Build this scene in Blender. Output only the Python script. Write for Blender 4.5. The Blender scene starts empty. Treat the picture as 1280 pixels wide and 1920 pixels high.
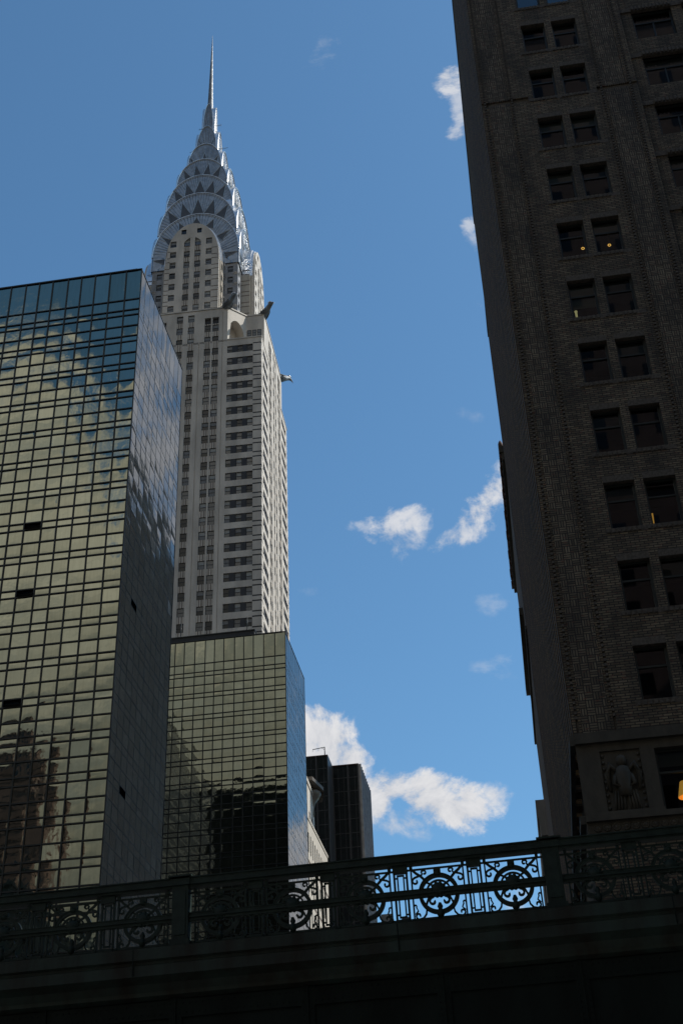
import bpy, math, random
from mathutils import Vector, Matrix
random.seed(7)
R = math.radians
S = bpy.context.scene
COL = S.collection

# ------------------------------------------------------------------ camera
cd = bpy.data.cameras.new('camera')
cam = bpy.data.objects.new('camera', cd)
COL.objects.link(cam)
S.camera = cam
YAW, PIT, ROL = -.131468485, .590747061, -.0429278146
_c, _s = math.cos, math.sin
fw = Vector((_c(PIT)*_c(YAW), -_c(PIT)*_s(YAW), _s(PIT)))
r0 = Vector((-_s(YAW), -_c(YAW), 0))
u0 = Vector((-_s(PIT)*_c(YAW), _s(PIT)*_s(YAW), _c(PIT)))
rr = r0*_c(ROL) + u0*_s(ROL)
uu = -r0*_s(ROL) + u0*_c(ROL)
mw = Matrix((rr, uu, -fw)).transposed().to_4x4()
mw.translation = (0, 0, 1.6)
cam.matrix_world = mw
cd.sensor_fit = 'VERTICAL'
cd.sensor_height = 24
cd.lens = 2438.31/1920*24
cd.clip_start = .1
cd.clip_end = 6000

# ------------------------------------------------------------------ light
SUN_DIR = Vector((.16, -.70, .70)).normalized()      # towards the sun
EL = math.asin(SUN_DIR.z)
AZ = math.atan2(SUN_DIR.x, SUN_DIR.y)
sd = bpy.data.lights.new('sun', 'SUN')
sd.energy = 4.9
sd.angle = R(.5)
sd.color = (1, .95, .87)
so = bpy.data.objects.new('sun', sd)
COL.objects.link(so)
so.rotation_euler = SUN_DIR.to_track_quat('Z', 'Y').to_euler()
S.view_settings.view_transform = 'Standard'
S.view_settings.look = 'None'
S.view_settings.exposure = 0
S.view_settings.gamma = 1
S.cycles.max_bounces = 8
S.cycles.glossy_bounces = 5
S.cycles.diffuse_bounces = 3

# sky: physical sky plus procedural clouds laid out by direction (slope y/x, slope z/x)
CL=[(-.32, .84, 5.0, 0, 0, 2.4, .8),
(-.19, .30, 9, 0, 0, 13, .95),
(0.1586, 0.4484, -27.9, -8.0, 12.7, -32.5, 1.0),
(0.141, 0.4323, -28.7, -21.5, 32.6, -37.7, 1.0),
(0.1702, 0.4352, -37.0, -0.8, 3.1, -30.5, 1.0),
(0.1162, 0.3927, -51.0, -2.5, 3.9, -40.6, 1.0),
(0.1003, 0.4026, -50.9, -2.9, 5.7, -57.9, 0.98),
(0.073, 0.3886, -32.9, -5.2, 7.6, -40.4, 1.0),
(0.0477, 0.3817, -31.0, -5.3, 9.3, -49.6, 1.0),
(0.024, 0.3839, -56.1, 2.0, -3.8, -75.4, 0.9),
(0.0912, 0.3746, -31.1, -2.0, 5.3, -56.8, 0.9),
(0.0792, 0.3616, -78.3, -5.5, 10.5, -114.6, 0.6),
(0.1107, 0.372, -92.8, -4.9, 5.3, -56.9, 0.7),
(0.0808, 0.6545, -32.7, 3.8, -6.5, -56.8, 0.85),
(0.0744, 0.6391, -37.8, 22.4, -35.7, -44.3, 0.7),
(0.1031, 0.6546, -52.4, -6.6, 29.2, -120.9, 0.5),
(-0.0116, 0.6802, -27.4, 22.6, -56.2, -46.0, 0.88),
(0.0218, 0.6378, -33.1, 11.2, -31.9, -67.7, 0.85),
(0.0056, 0.66, -24.7, 18.1, -45.7, -42.9, 0.9),
(0.0311, 0.6304, -59.3, 3.8, -6.4, -87.8, 0.55),
(-0.0217, 0.6969, -91.9, -9.7, 10.0, -68.8, 0.7),
(-0.0191, 1.2667, -32.5, -33.9, 43.2, -17.6, 0.8),
(-0.0251, 1.2129, -102.8, 0.6, 0.2, -18.4, 0.6),
(-0.0192, 1.1728, -66.5, 14.1, -34.2, -76.1, 0.6),
(-0.0222, 1.0267, -93.5, -20.8, 21.1, -46.1, 0.6),
(-0.0239, 1.0024, -108.9, 17.3, -13.5, -44.7, 0.5),
(0.0052, 0.5605, -82.7, -8.2, 11.6, -93.8, 0.28),
(0.0075, 0.505, -58.3, 3.3, -10.0, -124.3, 0.3),
(-0.0067, 0.4903, -52.6, -18.9, 61.4, -144.4, 0.3),
(0.1223, 1.3556, -46.1, -20.3, 43.9, -37.3, 0.22),
(0.1346, 1.3411, -47.6, 15.1, -34.8, -54.5, 0.15),
(0.004, 0.7701, -70.0, -27.7, 63.8, -99.1, 0.15),
(0.1668, 0.5955, -113.8, -2.4, 28.3, -224.8, 0.15),
(0.179, 0.3197, -58.9, -1.0, 6.7, -79.7, 0.6),
(-0.0037, 0.3126, -35.2, -4.1, 4.2, -48.9, 0.6),
(0.0396, 0.2876, -20.7, -2.0, 11.2, -138.4, 0.5),
(0.0022, 0.2967, -39.9, 9.6, -16.5, -60.8, 0.6)]
W = bpy.data.worlds.new('World')
S.world = W
W.use_nodes = True
nt = W.node_tree
nt.nodes.clear()
class NB:
    """small helper for building node graphs"""
    def __init__(s, nt): s.nt = nt
    def n(s, t, **k):
        x = s.nt.nodes.new(t)
        for a, b in k.items(): setattr(x, a, b)
        return x
    def l(s, a, b): s.nt.links.new(a, b)
    def m(s, op, a, b=None, c=None, clamp=False):
        x = s.n('ShaderNodeMath', operation=op, use_clamp=clamp)
        for i, v in enumerate((a, b, c)):
            if v is None: continue
            if isinstance(v, (int, float)): x.inputs[i].default_value = v
            else: s.l(v, x.inputs[i])
        return x.outputs[0]
    def ss(s, v, lo, hi, a=0., b=1.):
        x = s.n('ShaderNodeMapRange', interpolation_type='SMOOTHSTEP')
        s.l(v, x.inputs[0])
        for i, q in enumerate((lo, hi, a, b)):
            if isinstance(q, (int, float)): x.inputs[i+1].default_value = q
            else: s.l(q, x.inputs[i+1])
        return x.outputs[0]
    def noise(s, vec, scale, detail=6, rough=.6, dist=0.):
        x = s.n('ShaderNodeTexNoise')
        s.l(vec, x.inputs['Vector'])
        x.inputs['Scale'].default_value = scale
        x.inputs['Detail'].default_value = detail
        x.inputs['Roughness'].default_value = rough
        x.inputs['Distortion'].default_value = dist
        return x.outputs[0]
    def comb(s, a, b, c):
        x = s.n('ShaderNodeCombineXYZ')
        for i, v in enumerate((a, b, c)):
            if isinstance(v, (int, float)): x.inputs[i].default_value = v
            else: s.l(v, x.inputs[i])
        return x.outputs[0]
    def mixc(s, f, a, b, blend='MIX'):
        x = s.n('ShaderNodeMix', data_type='RGBA', blend_type=blend)
        if isinstance(f, (int, float)): x.inputs[0].default_value = f
        else: s.l(f, x.inputs[0])
        for i, v in ((6, a), (7, b)):
            if isinstance(v, (tuple, list)): x.inputs[i].default_value = (*v[:3], 1)
            else: s.l(v, x.inputs[i])
        return x.outputs[2]
g = NB(nt)
sky = g.n('ShaderNodeTexSky', sky_type='NISHITA', sun_disc=False)
sky.sun_elevation = EL
sky.sun_rotation = AZ
sky.air_density = 1.0
sky.dust_density = .6
sky.ozone_density = 2.2
SKY_STRENGTH = .15
tc = g.n('ShaderNodeTexCoord')
sx = g.n('ShaderNodeSeparateXYZ')
g.l(tc.outputs['Generated'], sx.inputs[0])
X, Y, Z = sx.outputs
ax = g.m('MAXIMUM', g.m('ABSOLUTE', X), .05)
A = g.m('DIVIDE', Y, ax)
B = g.m('DIVIDE', Z, ax)
east = g.ss(X, .05, .12)
west = g.ss(X, -.05, -.12)
pv = g.comb(A, B, 0)
n1 = g.noise(pv, 17, 10, .66, .5)
n2 = g.noise(pv, 55, 6, .65)
nz = g.m('ADD', g.m('MULTIPLY', n1, .7), g.m('MULTIPLY', n2, .3))
nz = g.m('SUBTRACT', nz, .5)
# eastern clouds
tot = None
shade = None
for a0, b0, m1, m2, m3, m4, wt in CL:
    da = g.m('SUBTRACT', A, a0)
    db = g.m('SUBTRACT', B, b0)
    p = g.m('ADD', g.m('MULTIPLY', da, m1), g.m('MULTIPLY', db, m2))
    q = g.m('ADD', g.m('MULTIPLY', da, m3), g.m('MULTIPLY', db, m4))
    rad = g.m('MULTIPLY', g.m('ADD', g.m('MULTIPLY', p, p), g.m('MULTIPLY', q, q)), .72)
    f = g.m('MAXIMUM', g.m('SUBTRACT', 1.0, rad), -2.4)
    f = g.m('ADD', f, g.m('MULTIPLY', nz, 5.0 if wt > .94 else 6.6 if wt > .75 else 7.8 if wt > .45 else 10.0))
    al = g.ss(f, .05, .85 if wt > .94 else 1.35 if wt > .75 else 1.7 if wt > .45 else 2.6)
    al = g.m('MULTIPLY', al, wt)
    tot = al if tot is None else g.m('MAXIMUM', tot, al)
tot = g.m('MULTIPLY', tot, east)
# western cloud bank, bright and broken along its upper edge
wn = g.noise(g.comb(A, g.m('MULTIPLY', B, 1.3), 3.1), 6.5, 8, .6, .4)
lim = g.m('ADD', .735, g.m('MULTIPLY', g.m('ABSOLUTE', g.m('SUBTRACT', A, .345)), 2.3))
lim = g.m('MINIMUM', lim, .955)
lim = g.m('ADD', lim, g.m('MULTIPLY', g.m('SUBTRACT', wn, .5), .52))
wa = g.m('MULTIPLY', g.ss(g.m('SUBTRACT', lim, B), -.07, .09), west)
alpha = g.m('MAXIMUM', tot, wa)
wl = g.noise(g.comb(A, g.m('MULTIPLY', B, 2.0), 7.7), 5, 6, .55, .2)
ecol = g.mixc(g.ss(n1, .3, .62), (.60, .63, .70), (.90, .90, .92))
wcol = g.mixc(g.ss(wl, .3, .7), (.50, .53, .52), (.90, .86, .76))
wcol = g.mixc(g.ss(B, .2, .85), g.mixc(1.0, wcol, (.42, .42, .40), 'MULTIPLY'), wcol)
ccol = g.mixc(west, ecol, wcol)
bg1 = g.n('ShaderNodeBackground')
g.l(g.mixc(1.0, sky.outputs[0], (.68, .985, 1.06), 'MULTIPLY'), bg1.inputs[0])
bg1.inputs[1].default_value = SKY_STRENGTH
bg2 = g.n('ShaderNodeBackground')
g.l(ccol, bg2.inputs[0])
bg2.inputs[1].default_value = .85
mx = g.n('ShaderNodeMixShader')
g.l(alpha, mx.inputs[0]); g.l(bg1.outputs[0], mx.inputs[1]); g.l(bg2.outputs[0], mx.inputs[2])
wo = g.n('ShaderNodeOutputWorld')
g.l(mx.outputs[0], wo.inputs[0])

# ------------------------------------------------------------------ materials
def new_mat(name):
    m = bpy.data.materials.new(name)
    m.use_nodes = True
    b = m.node_tree.nodes['Principled BSDF']
    return m, NB(m.node_tree), b
def setp(b, col=None, rough=.6, metal=0., spec=None):
    if col is not None: b.inputs['Base Color'].default_value = (*col, 1)
    b.inputs['Roughness'].default_value = rough
    b.inputs['Metallic'].default_value = metal
    if spec is not None: b.inputs['Specular IOR Level'].default_value = spec
def mat(name, col, rough=.6, metal=0., var=.0, vs=1., streak=1., bump=0., bs=20., spec=None, dirt=None):
    """plain material with noise variation (streak<1 stretches it downwards) and fine bump"""
    m, g, b = new_mat(name)
    setp(b, col, rough, metal, spec)
    tc = g.n('ShaderNodeTexCoord')
    mp = g.n('ShaderNodeMapping')
    mp.inputs['Scale'].default_value = (1, 1, streak)
    g.l(tc.outputs['Object'], mp.inputs[0])
    if var:
        n = g.noise(mp.outputs[0], vs, 6, .6)
        lo = tuple(c*(1-var) for c in col); hi = tuple(min(1, c*(1+var)) for c in col)
        if dirt: lo = dirt
        g.l(g.mixc(g.ss(n, .3, .7), lo, hi), b.inputs['Base Color'])
    if bump:
        bn = g.n('ShaderNodeBump')
        bn.inputs['Strength'].default_value = bump
        bn.inputs['Distance'].default_value = .02
        g.l(g.noise(tc.outputs['Object'], bs, 5), bn.inputs['Height'])
        g.l(bn.outputs[0], b.inputs['Normal'])
    return m
def glass_mat(name, tint, rough=.02, pillow=.006, wob=.004, edge=1.):
    """mirror curtain wall: each pane bulges a little (uv 0..1 over the pane)"""
    m, g, b = new_mat(name)
    setp(b, tint, rough, 1.0)
    b.inputs['Specular Tint'].default_value = (edge, edge, edge, 1)
    uv = g.n('ShaderNodeUVMap', uv_map='UVMap')
    s = g.n('ShaderNodeSeparateXYZ')
    g.l(uv.outputs[0], s.inputs[0])
    fr = [g.m('FRACT', s.outputs[i]) for i in (0, 1)]
    idn = g.comb(g.m('FLOOR', s.outputs[0]), g.m('FLOOR', s.outputs[1]), 0)
    wn = g.n('ShaderNodeTexWhiteNoise', noise_dimensions='2D')
    g.l(idn, wn.inputs['Vector'])
    par = [g.m('MULTIPLY', g.m('MULTIPLY', f, g.m('SUBTRACT', 1, f)), 4) for f in fr]
    pil = g.m('MULTIPLY', g.m('POWER', par[0], .6), g.m('POWER', par[1], .6))
    pil = g.m('MULTIPLY', pil, g.m('MULTIPLY', g.m('SUBTRACT', wn.outputs[0], .25), pillow*2))
    tc = g.n('ShaderNodeTexCoord')
    nn = g.noise(tc.outputs['Object'], 1.1, 2, .5)
    h = g.m('ADD', pil, g.m('MULTIPLY', nn, wob))
    bn = g.n('ShaderNodeBump')
    bn.inputs['Strength'].default_value = 1
    bn.inputs['Distance'].default_value = 1
    g.l(h, bn.inputs['Height'])
    g.l(bn.outputs[0], b.inputs['Normal'])
    # small pane to pane tint differences and rain streaks
    mp = g.n('ShaderNodeMapping')
    mp.inputs['Scale'].default_value = (2.5, 2.5, .25)
    g.l(tc.outputs['Object'], mp.inputs[0])
    st = g.ss(g.noise(mp.outputs[0], 2.2, 5, .65), .35, .7)
    v = g.m('ADD', g.m('MULTIPLY', wn.outputs[0], .34), g.m('MULTIPLY', st, .16))
    g.l(g.mixc(v, tint, (tint[0]*.45, tint[1]*.42, tint[2]*.35)), b.inputs['Base Color'])
    g.l(g.m('ADD', rough, g.m('MULTIPLY', st, .05)), b.inputs['Roughness'])
    return m
def brick_mat(name, cols, mortar, bw=.22, bh=.075, basket=False, horiz='X', bump=.6):
    """brickwork; coordinates run along the wall (horiz axis) and up"""
    m, g, b = new_mat(name)
    setp(b, cols[0], .85)
    tc = g.n('ShaderNodeTexCoord')
    s = g.n('ShaderNodeSeparateXYZ')
    g.l(tc.outputs['Object'], s.inputs[0])
    h = s.outputs[0] if horiz == 'X' else s.outputs[1]
    z = s.outputs[2]
    def brick(u, v):
        t = g.n('ShaderNodeTexBrick')
        g.l(g.comb(u, v, 0), t.inputs['Vector'])
        t.inputs['Color1'].default_value = (*cols[0], 1)
        t.inputs['Color2'].default_value = (*cols[1], 1)
        t.inputs['Mortar'].default_value = (*mortar, 1)
        t.inputs['Scale'].default_value = 1
        t.inputs['Mortar Size'].default_value = .018
        t.inputs['Brick Width'].default_value = bw
        t.inputs['Row Height'].default_value = bh
        t.inputs['Bias'].default_value = -.1
        if basket: t.offset = 0
        return t
    t1 = brick(h, z)
    col, fac = t1.outputs[0], t1.outputs[1]
    if basket:
        t2 = brick(z, h)
        ck = g.n('ShaderNodeTexChecker')
        g.l(g.comb(g.m('ADD', h, .0), z, .01), ck.inputs['Vector'])
        ck.inputs['Scale'].default_value = 1/bw
        col = g.mixc(ck.outputs[1], t1.outputs[0], t2.outputs[0])
        mf = g.n('ShaderNodeMix', data_type='FLOAT')
        g.l(ck.outputs[1], mf.inputs[0]); g.l(t1.outputs[1], mf.inputs[2]); g.l(t2.outputs[1], mf.inputs[3])
        fac = mf.outputs[0]
    n = g.noise(g.comb(g.m('MULTIPLY', h, 4.5), g.m('MULTIPLY', z, 13.3), 0), 1.0, 2, .5)
    col = g.mixc(g.ss(n, .58, .72), col, cols[2])
    n2 = g.noise(g.comb(h, g.m('MULTIPLY', z, .3), 0), .9, 6, .65)
    col = g.mixc(g.m('MULTIPLY', g.ss(n2, .3, .75), .7), col, (mortar[0]*.55, mortar[1]*.55, mortar[2]*.55))
    g.l(col, b.inputs['Base Color'])
    bn = g.n('ShaderNodeBump')
    bn.inputs['Strength'].default_value = bump
    bn.inputs['Distance'].default_value = .012
    bn.invert = True
    g.l(fac, bn.inputs['Height'])
    g.l(bn.outputs[0], b.inputs['Normal'])
    return m
def rib_mat(name, col, rough, freq):
    """standing-seam sheet metal; uv.x counts along the arch"""
    m, g, b = new_mat(name)
    setp(b, col, rough, .9)
    uv = g.n('ShaderNodeUVMap', uv_map='UVMap')
    s = g.n('ShaderNodeSeparateXYZ')
    g.l(uv.outputs[0], s.inputs[0])
    f = g.m('FRACT', g.m('MULTIPLY', s.outputs[0], freq))
    tri = g.m('ABSOLUTE', g.m('SUBTRACT', f, .5))
    seam = g.ss(tri, .36, .47)
    tc = g.n('ShaderNodeTexCoord')
    n = g.noise(tc.outputs['Object'], .8, 5, .6)
    c = g.mixc(g.ss(n, .3, .7), tuple(v*.78 for v in col), tuple(min(1, v*1.12) for v in col))
    g.l(g.mixc(g.m('MULTIPLY', seam, .5), c, tuple(v*.35 for v in col)), b.inputs['Base Color'])
    bn = g.n('ShaderNodeBump')
    bn.inputs['Strength'].default_value = .8
    bn.inputs['Distance'].default_value = .12
    g.l(seam, bn.inputs['Height'])
    g.l(bn.outputs[0], b.inputs['Normal'])
    return m
def emit(name, col, st):
    m, g, b = new_mat(name)
    setp(b, col, .5)
    b.inputs['Emission Color'].default_value = (*col, 1)
    b.inputs['Emission Strength'].default_value = st
    return m
def pane_mat(name):
    """ordinary clear window glass: tinted see-through plus mirror by angle"""
    m = bpy.data.materials.new(name)
    m.use_nodes = True
    g = NB(m.node_tree)
    m.node_tree.nodes.clear()
    tr = g.n('ShaderNodeBsdfTransparent'); tr.inputs[0].default_value = (.62, .68, .66, 1)
    gl = g.n('ShaderNodeBsdfGlossy'); gl.inputs['Roughness'].default_value = .02
    gl.inputs[0].default_value = (.95, .97, 1, 1)
    fr = g.n('ShaderNodeFresnel'); fr.inputs[0].default_value = 1.65
    mx = g.n('ShaderNodeMixShader')
    g.l(g.m('MULTIPLY', fr.outputs[0], 1.3, clamp=True), mx.inputs[0])
    g.l(tr.outputs[0], mx.inputs[1]); g.l(gl.outputs[0], mx.inputs[2])
    o = g.n('ShaderNodeOutputMaterial'); g.l(mx.outputs[0], o.inputs[0])
    return m

M = {}
M['glass_w'] = glass_mat('gold_mirror_glass', (.35, .362, .292), .02, .011, .007)
M['glass_s'] = glass_mat('grey_mirror_glass', (.37, .36, .345), .03, .004, .004, .68)
M['mullion'] = mat('dark_mullion', (.018, .02, .018), .45, .3, .2, 3)
M['mullion_l'] = mat('grey_mullion', (.10, .105, .10), .45, .5, .2, 3)
M['dark'] = mat('dark_void', (.006, .006, .007), .9)
M['roof'] = mat('roof_gravel', (.10, .10, .10), .95, 0, .3, .5)
M['roof_dark'] = mat('roof_screen', (.02, .02, .02), .7, 0, .2, 1)
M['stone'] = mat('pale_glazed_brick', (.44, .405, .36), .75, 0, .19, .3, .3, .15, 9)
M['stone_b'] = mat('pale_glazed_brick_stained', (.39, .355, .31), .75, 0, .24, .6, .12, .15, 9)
M['blackbrick'] = mat('black_brick', (.016, .016, .019), .6, 0, .2, 2)
M['brownbrick'] = mat('brown_streak_brick', (.11, .085, .07), .75, 0, .35, 1.2, .2)
M['sash'] = mat('window_sash', (.025, .026, .028), .5)
M['gdark'] = mat('window_glass_dark', (.008, .010, .013), .10, 0, spec=.45)
M['gmid'] = mat('window_glass_half', (.055, .06, .068), .12, 0, .3, 1, spec=.8)
M['gpale'] = mat('window_blind_pale', (.24, .25, .25), .55, 0, .15, 2)
M['gblind'] = mat('window_blind_grey', (.13, .135, .14), .5, 0, .2, 2)
M['tri'] = mat('crown_window_glass', (.045, .05, .06), .4, 0, .2, 1)
M['glit'] = emit('window_warm_light', (1, .55, .25), .55)
M['steel'] = rib_mat('ribbed_steel', (.30, .315, .33), .30, 1)
M['steel_p'] = mat('plain_steel', (.66, .66, .66), .30, .92, .12, .8, 1)
M['steel_d'] = mat('weathered_steel', (.30, .32, .34), .5, .8, .25, .8, .5, .2, 6)
M['steel_e'] = mat('dark_weathered_steel', (.13, .14, .15), .58, .55, .3, .8, .5, .2, 6)
M['bronze'] = mat('brown_cap_metal', (.15, .13, .11), .5, .5, .3, .8, .5, .2, 6)
M['metalbrick'] = mat('grey_crown_brick', (.23, .235, .25), .6, .2, .2, .9, .4, .2, 8)
M['stone2'] = mat('cream_limestone', (.37, .335, .285), .8, 0, .12, .8, .3, .1, 8)
M['dk_glass'] = mat('black_tower_glass', (.008, .010, .010), .14, 0, .3, .6, spec=.25)
M['dk_fin_s'] = mat('sunlit_tower_fin', (.30, .28, .27), .35, .6, .2, 1)  # south fins: lighter colour painted in for the sun and sky on them
M['dk_fin'] = mat('grey_tower_fin', (.060, .056, .056), .4, .3, .2, 1)
M['dk_panel'] = mat('grey_tower_panel', (.075, .078, .08), .5, 0, .15, .5)
BC = ((.215, .168, .108), (.077, .057, .035), (.145, .056, .034))
BM = (.020, .017, .014)
M['brick_w'] = brick_mat('dark_brick_west', BC, BM, .34, .105, horiz='Y')
M['brick_n'] = brick_mat('dark_brick_north_shaded', tuple(tuple(v*f for v, f in zip(c, (.86, .60, .30))) for c in BC), BM, .5, .16, horiz='X')  # west brick colours darkened and warmed as painted shade against blue sky light
M['basket'] = brick_mat('basket_weave_brick', ((.225, .18, .12), (.086, .064, .042), (.15, .06, .038)), (.022, .019, .016), .30, .10, True, 'Y', .8)
M['brick_trim'] = mat('brick_trim', (.085, .07, .055), .85, 0, .35, 9, 1, .5, 14)
M['terracotta'] = mat('dark_terracotta', (.055, .047, .034), .8, 0, .25, 2, .5, .4, 9)
M['wframe'] = mat('dark_green_window_frame', (.012, .016, .014), .5)
M['pane'] = pane_mat('clear_pane')
M['shade_g'] = mat('grey_roller_shade', (.09, .095, .095), .8)
M['shade_w'] = mat('pale_roller_shade', (.17, .17, .155), .8)
M['shade_d'] = mat('dark_roller_shade', (.045, .05, .055), .8)
M['interior'] = mat('dim_interior', (.007, .008, .009), .9)
M['iron'] = mat('dark_green_iron', (.0135, .0245, .0205), .55, 0, .3, 6, 1, .3, 40, spec=.22)
M['girder'] = mat('dark_green_girder', (.0185, .030, .026), .65, 0, .4, 2.2, .25, .3, 30, spec=.25, dirt=(.014, .011, .008))
M['plate'] = mat('shaded_green_plate', (.006, .010, .009), .7, 0, .4, 1.2, .4, .2, 30, spec=.15)  # girder green darkened in colour to stand for shade under the coping
M['asphalt'] = mat('asphalt', (.05, .05, .052), .9, 0, .25, 1.2, 1, .5, 60)
M['pavement'] = mat('concrete_pavement', (.27, .26, .24), .9, 0, .15, .8, 1, .2, 30)
M['paint'] = mat('road_paint', (.72, .70, .62), .7)
M['brown'] = mat('brown_tower_brick', (.42, .35, .29), .85, 0, .2, .3, .3)
M['greystone'] = mat('grey_stone', (.24, .225, .20), .85, 0, .2, .3, .3)
M['redbrick'] = mat('red_brown_brick', (.10, .06, .05), .85, 0, .2, .4)
M['copper'] = mat('dark_copper', (.05, .06, .06), .6, .3, .2, 2)
M['lamp_gold'] = emit('lamp_gold', (1, .55, .12), 1.1)
M['amber_glow'] = emit('amber_glow', (1, .50, .08), .38)
M['lamp_pale'] = emit('lamp_pale', (.85, .75, .35), .35)
M['ochre'] = mat('ochre_card', (.55, .27, .05), .7)

# ------------------------------------------------------------------ mesh helpers
class MB:
    def __init__(s): s.v = []; s.f = []; s.m = []; s.uv = []; s.ms = []; s.smooth = set()
    def mi(s, m):
        if m not in s.ms: s.ms.append(m)
        return s.ms.index(m)
    def face(s, pts, m, uv=None, smooth=False):
        i = len(s.v)
        s.v += [tuple(p) for p in pts]
        if smooth: s.smooth.add(len(s.f))
        s.f.append(tuple(range(i, i+len(pts))))
        s.m.append(s.mi(m)); s.uv.append(uv)
    def mesh(s, vs, fs, m, smooth=False, T=None):
        i = len(s.v)
        s.v += [tuple(T @ Vector(p)) if T else tuple(p) for p in vs]
        k = s.mi(m)
        for f in fs:
            if smooth: s.smooth.add(len(s.f))
            s.f.append(tuple(i+j for j in f)); s.m.append(k); s.uv.append(None)
    def box(s, x0, x1, y0, y1, z0, z1, m, T=None):
        vs = [(x, y, z) for x in (x0, x1) for y in (y0, y1) for z in (z0, z1)]
        s.mesh(vs, [(0, 1, 3, 2), (4, 6, 7, 5), (0, 4, 5, 1), (2, 3, 7, 6), (0, 2, 6, 4), (1, 5, 7, 3)], m, False, T)
    def prism(s, poly, z0, z1, m, top=None):
        """vertical prism over a counter-clockwise plan polygon"""
        n = len(poly)
        vs = [(x, y, z0) for x, y in poly] + [(x, y, z1) for x, y in poly]
        s.mesh(vs, [(i, (i+1) % n, n+(i+1) % n, n+i) for i in range(n)], m)
        s.face([(x, y, z1) for x, y in poly], top or m)
    def tube(s, pts, r, m, k=6, T=None, caps=True):
        pts = [Vector(p) for p in pts]
        n = len(pts)
        rs = r if isinstance(r, (list, tuple)) else [r]*n
        vs = []
        for i, p in enumerate(pts):
            d = (pts[min(i+1, n-1)] - pts[max(i-1, 0)]).normalized()
            a = d.cross(Vector((0, 0, 1)) if abs(d.z) < .9 else Vector((1, 0, 0))).normalized()
            b = d.cross(a)
            for j in range(k):
                t = 2*math.pi*j/k
                vs.append(p + (a*math.cos(t)+b*math.sin(t))*rs[i])
        fs = [(i*k+j, i*k+(j+1) % k, (i+1)*k+(j+1) % k, (i+1)*k+j) for i in range(n-1) for j in range(k)]
        if caps: fs += [tuple(range(k))[::-1], tuple((n-1)*k+j for j in range(k))]
        s.mesh(vs, fs, m, k > 5, T)
    def lathe(s, prof, m, k=20, c=(0, 0, 0), T=None):
        vs = [(c[0]+r*math.cos(2*math.pi*j/k), c[1]+r*math.sin(2*math.pi*j/k), c[2]+z) for r, z in prof for j in range(k)]
        n = len(prof)
        fs = [(i*k+j, i*k+(j+1) % k, (i+1)*k+(j+1) % k, (i+1)*k+j) for i in range(n-1) for j in range(k)]
        fs += [tuple(range(k))[::-1], tuple((n-1)*k+j for j in range(k))]
        s.mesh(vs, fs, m, True, T)
    def ribbon(s, pts, w, d, m, T=None, closed=False):
        """flat bar following 2D points in the local (y,z) plane, d deep along x"""
        P = [Vector((p[0], p[1])) for p in pts]
        n = len(P)
        vs = []
        for i in range(n):
            if closed: t = P[(i+1) % n]-P[i-1]
            else: t = P[min(i+1, n-1)]-P[max(i-1, 0)]
            t = t.normalized() if t.length > 1e-9 else Vector((1, 0))
            q = Vector((-t.y, t.x))*(w[i] if isinstance(w, list) else w)*.5
            for x in (-d/2, d/2):
                vs.append((x, P[i].x+q.x, P[i].y+q.y)); vs.append((x, P[i].x-q.x, P[i].y-q.y))
        fs = []
        for i in range(n if closed else n-1):
            a = i*4; b = ((i+1) % n)*4
            fs += [(a, b, b+1, a+1), (a+2, a+3, b+3, b+2), (a, a+2, b+2, b), (a+1, b+1, b+3, a+3)]
        if not closed:
            fs += [(0, 1, 3, 2), ((n-1)*4, (n-1)*4+2, (n-1)*4+3, (n-1)*4+1)]
        s.mesh(vs, fs, m, False, T)
    def data(s, name):
        me = bpy.data.meshes.new(name)
        me.from_pydata(s.v, [], s.f)
        for m in s.ms: me.materials.append(M[m] if isinstance(m, str) else m)
        me.polygons.foreach_set('material_index', s.m)
        if any(u for u in s.uv):
            ul = me.uv_layers.new(name='UVMap')
            for p, u in zip(me.polygons, s.uv):
                if u:
                    for li, c in zip(p.loop_indices, u): ul.data[li].uv = c
        if s.smooth:
            me.polygons.foreach_set('use_smooth', [i in s.smooth for i in range(len(s.f))])
        me.update()
        return me
    def build(s, name, parent=None, loc=(0, 0, 0), rz=0., kind=None):
        return link(name, s.data(name), parent, loc, rz, kind)
def link(name, me, parent=None, loc=(0, 0, 0), rz=0., kind=None):
    o = bpy.data.objects.new(name, me)
    COL.objects.link(o)
    o.location = loc; o.rotation_euler = (0, 0, rz)
    if parent: o.parent = parent
    if kind: o['kind'] = kind
    return o
def thing(name, label, cat, loc=(0, 0, 0), rz=0., group=None):
    o = link(name, None, None, loc, rz)
    o['label'] = label; o['category'] = cat
    if group: o['group'] = group
    return o
def tag(o, label, cat, group=None):
    o['label'] = label; o['category'] = cat
    if group: o['group'] = group
    return o
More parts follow.
